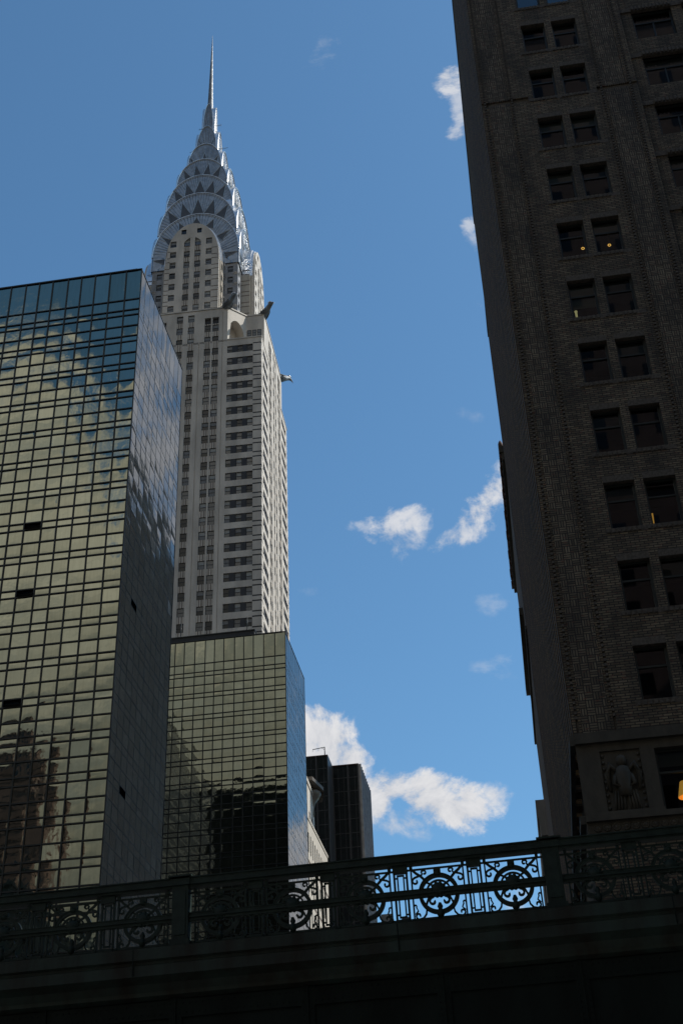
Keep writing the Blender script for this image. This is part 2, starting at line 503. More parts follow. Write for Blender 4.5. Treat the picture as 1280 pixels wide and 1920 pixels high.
def facade(mb, P0, U, us, zs, cell):
    """stepped wall relief; cell(u,z) -> (depth inwards, material or None); u runs along U, wall faces (Uy,-Ux)"""
    U = Vector((U[0], U[1])).normalized()
    N = Vector((U.y, -U.x))
    us = sorted(set(round(u, 4) for u in us)); zs = sorted(set(round(z, 4) for z in zs))
    def pt(u, z, d): return (P0[0]+U.x*u-N.x*d, P0[1]+U.y*u-N.y*d, z)
    g = [[cell((us[i]+us[i+1])/2, (zs[j]+zs[j+1])/2) for j in range(len(zs)-1)] for i in range(len(us)-1)]
    for i in range(len(us)-1):
        j = 0
        while j < len(zs)-1:
            k = j
            while k+1 < len(zs)-1 and g[i][k+1] == g[i][j]: k += 1
            d, m = g[i][j]
            if m: mb.face([pt(us[i], zs[j], d), pt(us[i+1], zs[j], d), pt(us[i+1], zs[k+1], d), pt(us[i], zs[k+1], d)], m)
            j = k+1
        for j in range(len(zs)-1):
            d, m = g[i][j]
            if i+1 < len(us)-1:
                d2, m2 = g[i+1][j]
                if abs(d-d2) > 1e-4:
                    mm = (m if d < d2 else m2) or m or m2
                    mb.face([pt(us[i+1], zs[j], d), pt(us[i+1], zs[j], d2), pt(us[i+1], zs[j+1], d2), pt(us[i+1], zs[j+1], d)], mm)
            if j+1 < len(zs)-1:
                d2, m2 = g[i][j+1]
                if abs(d-d2) > 1e-4:
                    mm = (m if d < d2 else m2) or m or m2
                    mb.face([pt(us[i], zs[j+1], d), pt(us[i+1], zs[j+1], d), pt(us[i+1], zs[j+1], d2), pt(us[i], zs[j+1], d2)], mm)

# ------------------------------------------------------------------ setting: ground
def struct(o): o['kind'] = 'structure'; return o
mb = MB(); mb.box(-400, 1500, -700, 700, -.5, -.004, 'asphalt'); struct(mb.build('ground'))
mb = MB(); mb.face([(-400, 2.5, 0), (1500, 2.5, 0), (1500, 21.5, 0), (-400, 21.5, 0)][::1], 'asphalt'); struct(mb.build('road'))
for y0, y1 in ((-2.2, 2.5), (21.5, 27.3)):
    mb = MB(); mb.box(-400, 1500, y0, y1, -.003, .14, 'pavement'); struct(mb.build('pavement'))
mb = MB()
for i in range(60): mb.box(-60+i*9, -57+i*9, 11.95, 12.1, .002, .006, 'paint')
struct(mb.build('lane_marking'))

# ------------------------------------------------------------------ mirrored glass towers
CW = [1.40, 1.46, 1.36, 1.26, 1.22, 1.41, 1.24, 1.23, 1.37, 1.41, 1.24, 1.23]
def glass_tower(label, loc, wy, dx, ztop, first, vents, n_ind_rows, hide_cols=99, svents=()):
    """west face along local +y from 0, south face along local +x; loc is the south-west corner"""
    t = thing('glass_tower', label, 'glass building', loc)
    cols = [0.]
    i = 0
    while cols[-1] < wy: cols.append(cols[-1]+CW[i % 12]); i += 1
    zs = [ztop, ztop-first[0], ztop-first[0]-first[1], ztop-first[0]-first[1]-first[2]]
    while zs[-1] > 5: zs += [zs[-1]-1.24, zs[-1]-2.40, zs[-1]-3.02]
    ns = 10
    scols = [dx*k/ns for k in range(ns+1)]
    core = MB()
    core.box(.25, dx-.25, .25, cols[-1]-.25, 0, ztop-.3, 'dark')
    core.build('core', t)
    rest = MB(); grid = MB()
    def pane(mb, face, c, r, a0, a1, z0, z1, m):
        ta, tb = random.gauss(0, .006), random.gauss(0, .006)
        uv = [(c, r), (c+.999, r), (c+.999, r+.999), (c, r+.999)]
        d = [ta*-.5+tb*-.5, ta*.5+tb*-.5, ta*.5+tb*.5, ta*-.5+tb*.5]
        if face == 'W':   # u runs southwards
            pts = [(.03+d[0], a1, z0), (.03+d[1], a0, z0), (.03+d[2], a0, z1), (.03+d[3], a1, z1)]
        elif face == 'S':
            pts = [(a0, .03+d[0], z0), (a1, .03+d[1], z0), (a1, .03+d[2], z1), (a0, .03+d[3], z1)]
        else:
            pts = [(dx-.03+d[0], a0, z0), (dx-.03+d[1], a1, z0), (dx-.03+d[2], a1, z1), (dx-.03+d[3], a0, z1)]
        mb.face(pts, m, uv)
    nind = 0
    for r in range(len(zs)-1):
        z1, z0 = zs[r], zs[r+1]
        for c in range(len(cols)-1):
            key = (c, r)
            if key in vents:
                # top-hung vent swung open: dark gap above, leaf tilted out
                v = MB()
                v.box(.22, .24, cols[c]+.04, cols[c+1]-.04, z0+.04, z1-.04, 'dark')
                v.face([(-.28, cols[c+1]-.06, z0+.10), (-.28, cols[c]+.06, z0+.10), (.0, cols[c]+.06, z0+.38), (.0, cols[c+1]-.06, z0+.38)], 'dk_glass')
                v.tube([(.05, cols[c]+.08, z0+.1), (-.28, cols[c]+.08, z0+.10)], .02, 'mullion', 5)
                v.build('open_vent', t); continue
            if r < n_ind_rows and c < hide_cols and nind < 100:
                p = MB(); pane(p, 'W', c, r, cols[c], cols[c+1], z0, z1, 'glass_w'); p.build('glass_pane', t); nind += 1
            else:
                pane(rest, 'W', c, r, cols[c], cols[c+1], z0, z1, 'glass_w')
        for c in range(ns):
            if (c, r) in svents: continue
            pane(rest, 'S', 40+c, r, scols[c], scols[c+1], z0, z1, 'glass_s')
        for c in range(len(cols)-1):
            pane(rest, 'E', 60+c, r, cols[c], cols[c+1], z0, z1, 'dk_glass')  # east panes coloured dark in place of the dim recess they would mirror
        grid.box(-.05, .0299, -.02, cols[-1], z1-.05, z1+.05, 'mullion') if r else None
        grid.box(dx-.0299, dx+.004, .06, cols[-1], z1-.05, z1+.05, 'mullion') if r else None
        grid.box(.04, dx-.02, .020, .0299, z1-.022, z1+.022, 'mullion') if r else None
    rest.build('glass_pane', t, kind='stuff')
    for c in cols:
        if c == 0: continue
        grid.box(-.054, .029, c-.05, c+.05, 0, ztop-.01, 'mullion')
        grid.box(dx-.029, dx+.006, c-.05, c+.05, 0, ztop-.01, 'mullion')
    for c in scols[1:-1]: grid.box(c-.014, c+.014, .016, .029, 0, ztop-.01, 'mullion_l')
    grid.box(-.06, .04, -.045, .05, 0, ztop-.005, 'mullion')
    grid.box(dx-.03, dx+.005, .0, .05, 0, ztop-.005, 'mullion_l')
    grid.build('mullion_grid', t)
    cp = MB()
    cp.box(-.08, dx+.0, -.01, .4, ztop-.03, ztop+.03, 'mullion')
    cp.box(-.08, .4, .4, cols[-1], ztop-.06, ztop+.07, 'mullion')
    cp.box(dx-.4, dx+.08, .4, cols[-1], ztop-.06, ztop+.07, 'mullion')
    cp.build('roof_edge', t)
    rf = MB(); rf.box(.1, dx-.1, .1, cols[-1], ztop-.5, ztop-.25, 'roof'); rf.build('roof', t)
    return t, cols, zs
def row_at(zs, z): return max(i for i in range(len(zs)-1) if zs[i] >= z)
_z = [83.88, 80.4, 79.2, 78.6]
while _z[-1] > 5: _z += [_z[-1]-1.24, _z[-1]-2.40, _z[-1]-3.02]
def thin(z): # nearest thin row
    return min((i for i in range(len(_z)-1) if _z[i]-_z[i+1] < .8), key=lambda i: abs((_z[i]+_z[i+1])/2-z))
V = {(5, thin(57.1)), (5, thin(51.0)), (5, thin(41.7))}
SV = {(2, thin(50.9)), (2, thin(35.4))}
gt1, c1, z1_ = glass_tower('tall gold-green mirrored glass tower with a dark grid and clouds in its panes, left edge',
                  (80, 27.34, 0), 33, 14, 83.88, (3.48, 1.2, .6), V, 12, 9, SV)
gt2, c2, z2_ = glass_tower('lower mirrored glass tower with a nearly black lower half, right of the taller gold one',
                  (146.2, 27.34, 0), 22.4, 14, 82.95, (3.4, 1.2, .6), set(), 10, 10)
pb = MB()
pb.box(3.8, 12, 4.9, 16.4, 82.4, 85.75, 'roof_dark')
pb.box(3.7, 12.1, 4.8, 16.5, 85.75, 85.9, 'mullion')
pb.build('roof_penthouse', gt2)
for y in (15.0, 5.9):
    a = MB(); a.tube([(3.9, y, 85.9), (3.9, y, 88.0)], .05, 'mullion', 6); a.lathe([(.12, 0), (.12, .12), (.04, .2)], 'mullion', 8, (3.9, y, 85.9))
    o = a.build('roof_rod', None, (146.2, 27.34, 0))
    tag(o, ('left' if y > 10 else 'right') + ' thin rod on the dark roof screen of the lower glass tower', 'antenna')

# the body that joins the two glass wings, set back from the street (seen in the panes)
t = thing('glass_block', 'recessed mirrored block joining the two glass towers, seen only mirrored in the lower one', 'building', (94.1, 50, 0))
b = MB(); b.box(0, 52, .1, 30, 0, 84.0, 'dk_panel'); b.build('wall', t)
b = MB(); gz = MB()
for c in range(37):
    for r in range(28):
        z0 = r*3.0+.4; 
        b.face([(c*1.4+.1, .04, z0+.9), (c*1.4+1.3, .04, z0+.9), (c*1.4+1.3, .04, z0+2.8), (c*1.4+.1, .04, z0+2.8)], 'gmid')
b.build('window', t, kind='stuff')
b = MB(); b.box(-.0, 52, 0, .5, 84.0, 84.5, 'mullion'); b.build('roof_edge', t)

# ------------------------------------------------------------------ the spire skyscraper
CH = thing('spire_skyscraper', 'grey stone skyscraper with a tiered steel crown of arches and a needle spire', 'skyscraper', (222, 60, 0), .03)
H = 16.7
ROWT = [186.55-3.335*k for k in range(0, 26)]       # window heads down to about z=103
WH = 1.93
# windows -----------------------------------------------------------
def window_into(mb, w, h, kind, T=None):
    """double-hung sash; x across, z up from the sill, front at -y"""
    def bx(*a): mb.box(*a, T)
    f = .09
    bx(-w/2, -w/2+f, -.06, .04, 0, h, 'sash'); bx(w/2-f, w/2, -.06, .04, 0, h, 'sash')
    bx(-w/2+f, w/2-f, -.06, .04, h-f, h, 'sash'); bx(-w/2+f, w/2-f, -.06, .04, 0, f, 'sash')
    bx(-w/2+f, w/2-f, -.05, .04, h*.5-.05, h*.5+.05, 'sash')
    up, lo = {'a': ('gpale', 'gmid'), 'b': ('gblind', 'gblind'), 'c': ('gdark', 'gdark'), 'd': ('gblind', 'gdark'),
              'e': ('gpale', 'gblind'), 'f': ('gmid', 'gdark'), 'g': ('gblind', 'glit'), 'h': ('gmid', 'gmid')}[kind]
    bx(-w/2+f, w/2-f, -.0, .03, h*.5+.05, h-f, up)
    if lo == 'glit':
        bx(-w/2+f, w/2-f, -.0, .03, h*.22, h*.5-.05, 'gmid'); bx(-w/2+f, w/2-f, -.0, .03, f, h*.22, 'glit')
    else: bx(-w/2+f, w/2-f, -.0, .03, f, h*.5-.05, lo)
WK = 'aaabbccddeefhhhfcdbh'
_wm = {}
def window_mesh(w, h, kind):
    k = (round(w, 2), round(h, 2), kind)
    if k not in _wm:
        mb = MB(); window_into(mb, w, h, kind); _wm[k] = mb.data('window')
    return _wm[k]
WINS = []      # (x, y, z, rz, w, h, kind, priority)
def put_window(x, y, z, rz, w, h, kind=None, pr=0): WINS.append((x, y, z, rz, w, h, kind or random.choice(WK), pr))
PAIRS = [(-7.37, -5.97), (-5.64, -4.24), (-1.96, -.56), (.56, 1.96), (4.24, 5.64), (5.97, 7.37)]
CORN = [(9.2, 10.42), (11.44, 12.68), (13.56, 14.85)]
CORN = CORN + [(-b, -a) for a, b in CORN]
SUB = [.0, .36, .53, .87, 1.04, 1.40]
BLK = 9.3                  # half width of the middle block
ZB, ZC, ZT = 96.0, 188.5, 197.6
def shaft_face(mb, U, u_shift=0):
    us = [-H, -BLK, BLK, H, -14.85, 14.85, -9.2, 9.2]
    for a, b in PAIRS: us += [a+s for s in SUB]
    for a, b in CORN: us += [a, b]
    us += [-8.3, -8.15, 8.3, 8.15, -3.2, 3.2, -3.0, 3.0]
    zs = [ZB, ZC]
    for zt in ROWT:
        if zt > ZC: continue
        zs += [zt, zt-WH, zt+.02-.34+.3, zt+.30, zt-WH-.30]
    def cell(u, z):
        row = None
        for zt in ROWT:
            if zt-WH-.30 <= z <= zt+.30: row = zt
        win = row is not None and row-WH < z < row
        for a, b in PAIRS:
            if a < u < b:
                if win: return (.32, None)
                x = u-a
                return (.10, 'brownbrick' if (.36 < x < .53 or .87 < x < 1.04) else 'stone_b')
        if abs(u) > BLK:
            au = abs(u)
            if 9.2 < au < 14.85:
                if win:
                    return (.32, None) if any(a < u < b for a, b in CORN) else (.06, 'blackbrick')
                return (0, 'stone')
            if au > 14.85:
                if row is not None and (row < z or z < row-WH): return (.035, 'blackbrick')
                return (0, 'stone')
            return (0, 'stone')
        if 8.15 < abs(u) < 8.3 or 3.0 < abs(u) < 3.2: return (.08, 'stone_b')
        return (0, 'stone')
    facade(mb, (-U[0]*0+U[1]*H, -U[0]*H), U, us, zs, cell)
def frame_pt(U, u, d=0.): # point on a shaft face at +-H, d inwards
    N = (U[1], -U[0])
    return (N[0]*(H-d)+U[0]*u, N[1]*(H-d)+U[1]*u)
sh = MB()
for U in ((0, -1), (1, 0), (0, 1), (-1, 0)): shaft_face(sh, U)
sh.build('shaft', CH)
core = MB(); core.box(-H+.42, H-.42, -H+.42, H-.42, ZB, ZC-.2, 'dark'); core.build('core', CH)
for U, rz, face in (((0, -1), -math.pi/2, 'W'), ((1, 0), 0., 'S')):
    for i, zt in enumerate(ROWT):
        for a, b in PAIRS + CORN:
            p = frame_pt(U, (a+b)/2, .26)
            kk = None
            if face == 'W' and abs(a+1.96) > 5 and False: kk = 'c'
            if (a, b) == PAIRS[2] and face == 'W': pass
            pr = (1000 if face == 'W' else 0) + i + (200 if a > -2.5 else 0) - (600 if a < -3 and face == 'W' else 0)
            if (a, b) == PAIRS[3] and face == 'W': kk = random.choice('cccbh')
            put_window(p[0], p[1], zt-WH, rz, b-a-.04, WH, kk, pr)
# top of the shaft: middle block with cut corners up to the eagles
tb = MB()
def tface(U):
    us = [-BLK, BLK, -8.3, -8.15, 8.3, 8.15, 3.0, 3.2, -3.0, -3.2]
    for a, b in PAIRS: us += [a+s for s in SUB]
    rows = [189.89, 193.22]
    zs = [ZC, ZT, 193.5, 195.3]
    for zt in rows + [196.56]: zs += [zt, zt-WH]
    def cell(u, z):
        for a, b in PAIRS:
            if a < u < b:
                mid = abs(u) < 3
                rs = rows + ([196.56] if mid else [])
                if any(zt-WH < z < zt for zt in rs): return (.32, None)
                if not mid and 193.5 < z < 195.3: return (.5, 'blackbrick')
                if z > 195.3: return (0, 'stone')
                x = u-a
                return (.10, 'brownbrick' if (.36 < x < .53 or .87 < x < 1.04) else 'stone_b')
        if 8.15 < abs(u) < 8.3 and z < 196.5: return (.08, 'stone_b')
        return (0, 'stone')
    facade(tb, (U[1]*H, -U[0]*H), U, us, zs, cell)
for U, rz in (((0, -1), -math.pi/2), ((1, 0), 0.), ((0, 1), 0), ((-1, 0), 0)):
    tface(U)
    if U in ((0, -1), (1, 0)):
        for zt in (189.89, 193.22, 196.56):
            for a, b in PAIRS:
                if zt > 196 and abs(a+b) > 4: continue
                p = frame_pt(U, (a+b)/2, .26)
                put_window(p[0], p[1], zt-WH, rz, b-a-.04, WH, None, 400 if U == (0, -1) else 0)
INN = (13.2, 12.8)
EIN = 9.9
for sx_ in (1, -1):
    for sy_ in (1, -1):
        # re-entrant corner: slanted wall with an arched niche, then a straight wall
        ix = INN[0] if sx_ < 0 else EIN
        P = [(sx_*H, sy_*BLK), (sx_*ix, sy_*INN[1]), (sx_*ix, sy_*H), (sx_*BLK, sy_*H)]
        for (x0, y0), (x1, y1) in zip(P[:-1], P[1:]):
            n = 12
            arch = (x0, y0) == P[0]
            if not arch:
                tb.face([(x0, y0, ZC-.3), (x1, y1, ZC-.3), (x1, y1, ZT), (x0, y0, ZT)], 'stone'); continue
            for i in range(n):
                a, b = i/n, (i+1)/n
                def hz(s):
                    s2 = (s-.12)/.95
                    return ZC+6.4*math.sqrt(max(0, 1-(2*s2-.7)**2)) if .12 <= s <= 1 else ZC-.3
                za, zb_ = hz(a), hz(b)
                pa, pb_ = (x0+(x1-x0)*a, y0+(y1-y0)*a), (x0+(x1-x0)*b, y0+(y1-y0)*b)
                tb.face([(*pa, za), (*pb_, zb_), (*pb_, ZT), (*pa, ZT)], 'stone')
                qa = (pa[0]-sx_*1.6, pa[1]-sy_*1.6); qb = (pb_[0]-sx_*1.6, pb_[1]-sy_*1.6)
                tb.face([(*pa, za), (*pb_, zb_), (*qb, zb_), (*qa, za)], 'stone')
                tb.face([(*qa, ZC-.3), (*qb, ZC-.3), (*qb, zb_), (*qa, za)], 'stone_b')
poly = []
for sx_, sy_ in ((1, 1), (-1, 1), (-1, -1), (1, -1)):
    ix = INN[0] if sx_ < 0 else EIN
    pts = [(sx_*H, sy_*BLK), (sx_*ix, sy_*INN[1]), (sx_*ix, sy_*H), (sx_*BLK, sy_*H)]
    if sx_*sy_ < 0: pts = pts[::-1]
    poly += pts
cop = []
for x, y in poly:
    l = math.hypot(x, y); cop.append((x*(l+.15)/l, y*(l+.15)/l))
tb.prism(cop, ZT, ZT+.35, 'stone')
tb.build('shaft_top', CH)
for sx_ in (1, -1):
    for sy_ in (1, -1):
        lg = MB()
        lg.box(min(sx_*8.9, sx_*(H+.12)), max(sx_*8.9, sx_*(H+.12)), min(sy_*BLK, sy_*(H+.12)), max(sy_*BLK, sy_*(H+.12)), ZC-.25, ZC+.05, 'stone')
        lg.build('corner_ledge', CH)
# row of three small windows in the west-facing corner wall
for y in (-13.4, -14.5, -15.6):
    put_window(-INN[0]-.03, y, ZC+3.3, -math.pi/2, .9, 1.7, 'b', 300)
# lower, wider shaft (mostly behind the glass towers)
lo = MB()
for U in ((0, -1), (1, 0), (0, 1), (-1, 0)):
    us = [-20.5, 20.5]; zs = [0, 98]
    for k in range(28): zs += [8+k*3.2, 10+k*3.2]
    for k in range(-5, 6): us += [k*3.4-.7, k*3.4+.7]
    facade(lo, (U[1]*20.5, -U[0]*20.5), U, us, zs, lambda u, z: (.3, 'gmid') if (z-8) % 3.2 < 2 and z > 8 and any(abs(u-k*3.4) < .7 for k in range(-5, 6)) and z < 95 else (0, 'stone'))
lo.box(-20.7, 20.7, -20.7, 20.7, 98, 98.8, 'stone')
lo.build('lower_shaft', CH)
# winged radiator-cap ornament on the south-east corner of the lower shaft
oc = MB()
oc.lathe([(1.2, 0), (1.0, 1.5), (1.3, 2.6), (2.2, 3.8), (2.5, 4.4), (2.4, 4.9), (1.2, 5.2), (.6, 5.6)], 'bronze', 20, (19.4, -19.6, 94.5))
oc.build('radiator_cap', CH)
wg = MB()
def slab(mb, plan, z0, z1, m):
    mb.prism(plan, z0, z1, m); mb.face([(x, y, z0) for x, y in plan[::-1]], m)
slab(wg, [(13.5, -21.2), (19.5, -22.6), (22.0, -22.2), (22.4, -21.0), (21, -19.6), (13.5, -19.8)], 99.6, 100.3, 'bronze')
slab(wg, [(20.6, -22.3), (22.2, -22.0), (22.3, -21.0), (21.0, -20.2)], 98.3, 99.6, 'bronze')
wg.build('wing', CH)

# crown core and dormers --------------------------------------------
CC, DP = 10.1, 13.3
def arch_pts(w, s, a, n=28, p=.92):
    return [(w*math.cos(math.pi*i/n), s+(a-s)*max(0, math.sin(math.pi*i/n))**p) for i in range(n+1)]
ck = MB()
for U in ((0, -1), (1, 0), (0, 1), (-1, 0)):
    us = [-CC, CC, -8.95, -7.7, 7.7, 8.95]; zs = [ZT, 224]
    rws = [220.1-3.36*j for j in range(7)]
    for zt in rws: zs += [zt, zt-1.9]
    facade(ck, (U[1]*CC, -U[0]*CC), U, us, zs, lambda u, z: (.3, None) if 7.7 < abs(u) < 8.95 and any(zt-1.9 < z < zt for zt in rws) else (0, 'metalbrick'))
    if U in ((0, -1), (1, 0)):
        for zt in rws:
            for u in (-8.33, 8.33):
                p = (U[1]*(CC-.24)+U[0]*u, -U[0]*(CC-.24)+U[1]*u)
                put_window(p[0], p[1], zt-1.9, -math.pi/2 if U == (0, -1) else 0., 1.22, 1.9, random.choice('hfdc'), 350)
        # zig-zag metal ornament between the windows
        for zt in rws:
            for u in (-9.45, 9.45):
                for q in range(3):
                    z = zt-2.2-q*.28
                    N = (U[1], -U[0])
                    c = (N[0]*(CC+.04)+U[0]*u, N[1]*(CC+.04)+U[1]*u)
                    a = Vector((c[0]-U[0]*.5, c[1]-U[1]*.5, z)); b = Vector((c[0], c[1], z+.25)); e = Vector((c[0]+U[0]*.5, c[1]+U[1]*.5, z))
                    ck.tube([a, b, e], .05, 'steel_p', 4, None, False)
ck.box(-CC+.35, CC-.35, -CC+.35, CC-.35, ZT, 222, 'dark')
ck.build('crown_core', CH)
DR = [219.94-3.36*j for j in range(7)]
DS = [223.49-3.36*j for j in range(8)]
def dormer(U, name):
    N = (U[1], -U[0])
    def P(u, z, d): return (N[0]*d+U[0]*u, N[1]*d+U[1]*u, z)
    w, s, a = 6.3, 216.5, 228.8
    mb = MB()
    def inside(u, z): return z < s+(a-s)*max(0, 1-(u/w)**2)**.46 if abs(u) < w else False
    us = [-w, w]
    for p, q in PAIRS[2:4]: us += [p+x for x in SUB]
    us += [-3.79, -5.2, 3.2, 4.55, -1.56, -2.73, .99, 2.06]
    us += [-w+2*w*i/24 for i in range(25)]
    zs = [ZT, a]
    for zt in DR: zs += [zt, zt-1.9]
    for zt in DS: zs += [zt, zt-1.9, zt+.22, zt-2.12]
    zs += [221.45, 224.2, 225.5, 227.0]
    us = sorted(set(round(x, 3) for x in us)); zs = sorted(set(round(x, 3) for x in zs if ZT <= x <= a))
    def cell(u, z):
        if PAIRS[2][0] < u < PAIRS[3][1]:
            for p, q in PAIRS[2:4]:
                if p < u < q:
                    if any(zt-1.9 < z < zt for zt in DR): return (.3, None)
                    if 221.45 < z < 224.2: return (.3, None)
                    if z < 221.45:
                        x = u-p
                        return (.10, 'brownbrick' if (.36 < x < .53 or .87 < x < 1.04) else 'stone_b')
            if (-2.73 < u < -1.56 or .99 < u < 2.06) and 225.5 < z < 227: return (.25, 'gdark')
            return (0, 'stone')
        if (-2.73 < u < -1.56 or .99 < u < 2.06) and 225.5 < z < 227: return (.25, 'gdark')
        for p, q in ((-5.2, -3.79), (3.2, 4.55)):
            if p < u < q and any(zt-1.9 < z < zt for zt in DS): return (.3, None)
        if (u > 4.55 or u < -5.2) and any(zt < z < zt+.22 or zt-2.12 < z < zt-1.9 for zt in DS[1:]): return (.05, 'brownbrick')
        return (0, 'stone')
    # straight part up to the springing, then arch-clipped columns above
    facade(mb, (N[0]*DP, N[1]*DP), U, us, [z for z in zs if z <= s]+[s], cell)
    zz = sorted(set([s]+[z for z in zs if z > s]))
    for i in range(len(us)-1):
        u0, u1 = us[i], us[i+1]
        top = lambda u: s+(a-s)*max(0, 1-(u/w)**2)**.46
        t0, t1 = top(u0), top(u1)
        for j in range(len(zz)-1):
            za, zb_ = zz[j], zz[j+1]
            b0, b1 = min(za, t0), min(za, t1); c0, c1_ = min(zb_, t0), min(zb_, t1)
            if j == len(zz)-2: c0, c1_ = t0, t1
            if c0-b0 < 1e-4 and c1_-b1 < 1e-4: continue
            d, m = cell((u0+u1)/2, (za+zb_)/2)
            if m: mb.face([P(u0, b0, DP-d), P(u1, b1, DP-d), P(u1, c1_, DP-d), P(u0, c0, DP-d)], m)
            elif d:
                mb.face([P(u0, c0, DP), P(u1, c1_, DP), P(u1, c1_, DP-d), P(u0, c0, DP-d)], 'stone')
    # dark backing, arched head over the pair of top windows
    mb.face([P(-5.3, ZT, DP-.5), P(5.3, ZT, DP-.5), P(5.3, 223.6, DP-.5), P(-5.3, 223.6, DP-.5)], 'dark')
    n = 14
    for i in range(n):
        a0, a1 = math.pi*i/n, math.pi*(i+1)/n
        q = [(1.98*math.cos(x), 222.25+1.95*math.sin(x)) for x in (a0, a1)]
        mb.face([P(q[0][0], q[0][1], DP+.0), P(q[0][0], 224.25, DP+.0), P(q[1][0], 224.25, DP+.0), P(q[1][0], q[1][1], DP+.0)], 'stone')
    for k in (-2.02, 2.02):
        pass
    # vault and side returns
    ap = arch_pts(w, s, a, 30)
    ap = [(w, ZT)] + ap + [(-w, ZT)]
    for (ua, za), (ub, zb_) in zip(ap[:-1], ap[1:]):
        flat = abs(ua-ub) < 1e-6
        mb.face([P(ua, za, DP), P(ub, zb_, DP), P(ub, zb_, CC-1.5), P(ua, za, CC-1.5)], 'stone')
    return mb.build(name, CH), P
for U in ((0, -1), (1, 0), (0, 1), (-1, 0)):
    dm, P = dormer(U, 'dormer')
    rz = -math.pi/2 if U == (0, -1) else 0.
    N = (U[1], -U[0])
    # layered steel trim stepping back behind the stone arch
    tr = MB()
    for w, d, a, s in ((6.52, DP-.5, 229.2, 216.6), (6.75, DP-1.1, 229.6, 216.7)):
        ap = [(w, ZT)] + arch_pts(w, s, a, 30) + [(-w, ZT)]
        inn = [(w-.5, ZT)] + arch_pts(w-.5, s, a-.6, 30) + [(-w+.5, ZT)]
        for i in range(len(ap)-1):
            mt = 'stone2' if i in (0, len(ap)-2) else 'steel_p'
            tr.face([P(*ap[i], d), P(*ap[i+1], d), P(*ap[i+1], CC-1), P(*ap[i], CC-1)], mt, None, mt == 'steel_p')
            tr.face([P(*ap[i], d), P(*ap[i+1], d), P(*inn[i+1], d), P(*inn[i], d)], mt)
    for zt in DS[1:]:
        for sg in (1, -1):
            for zz_ in (zt+.0, zt-2.12):
                a0, a1 = P(sg*6.77, zz_, CC), P(sg*6.77, zz_, DP-1.1)
                tr.face([a0, a1, (*a1[:2], zz_+.22), (*a0[:2], zz_+.22)], 'brownbrick')
    tr.build('arch_trim', CH)
    if U in ((0, -1), (1, 0)):
        for zt in DR:
            for a, b in PAIRS[2:4]:
                x = (a+b)/2
                put_window(N[0]*(DP-.24)+U[0]*x, N[1]*(DP-.24)+U[1]*x, zt-1.9, rz, 1.38, 1.9, random.choice('ccdabhf'), 700 if rz else 150)
        for a, b in PAIRS[2:4]:
            x = (a+b)/2
            put_window(N[0]*(DP-.24)+U[0]*x, N[1]*(DP-.24)+U[1]*x, 221.45, rz, 1.38, 2.7, 'a', 705 if rz else 160)
        for zt in DS:
            for a, b in ((-5.2, -3.79), (3.2, 4.55)):
                x = (a+b)/2
                put_window(N[0]*(DP-.24)+U[0]*x, N[1]*(DP-.24)+U[1]*x, zt-1.9, rz, b-a-.03, 1.9, random.choice('abedchh'), 700 if rz else 150)
# narrow windows in the south return of the western dormer and west return of the southern one
for j in range(6):
    z = 214.5-3.36*j
    put_window(-11.7, -7.28, z, 0., .95, 1.9, random.choice('cdf'), 330)

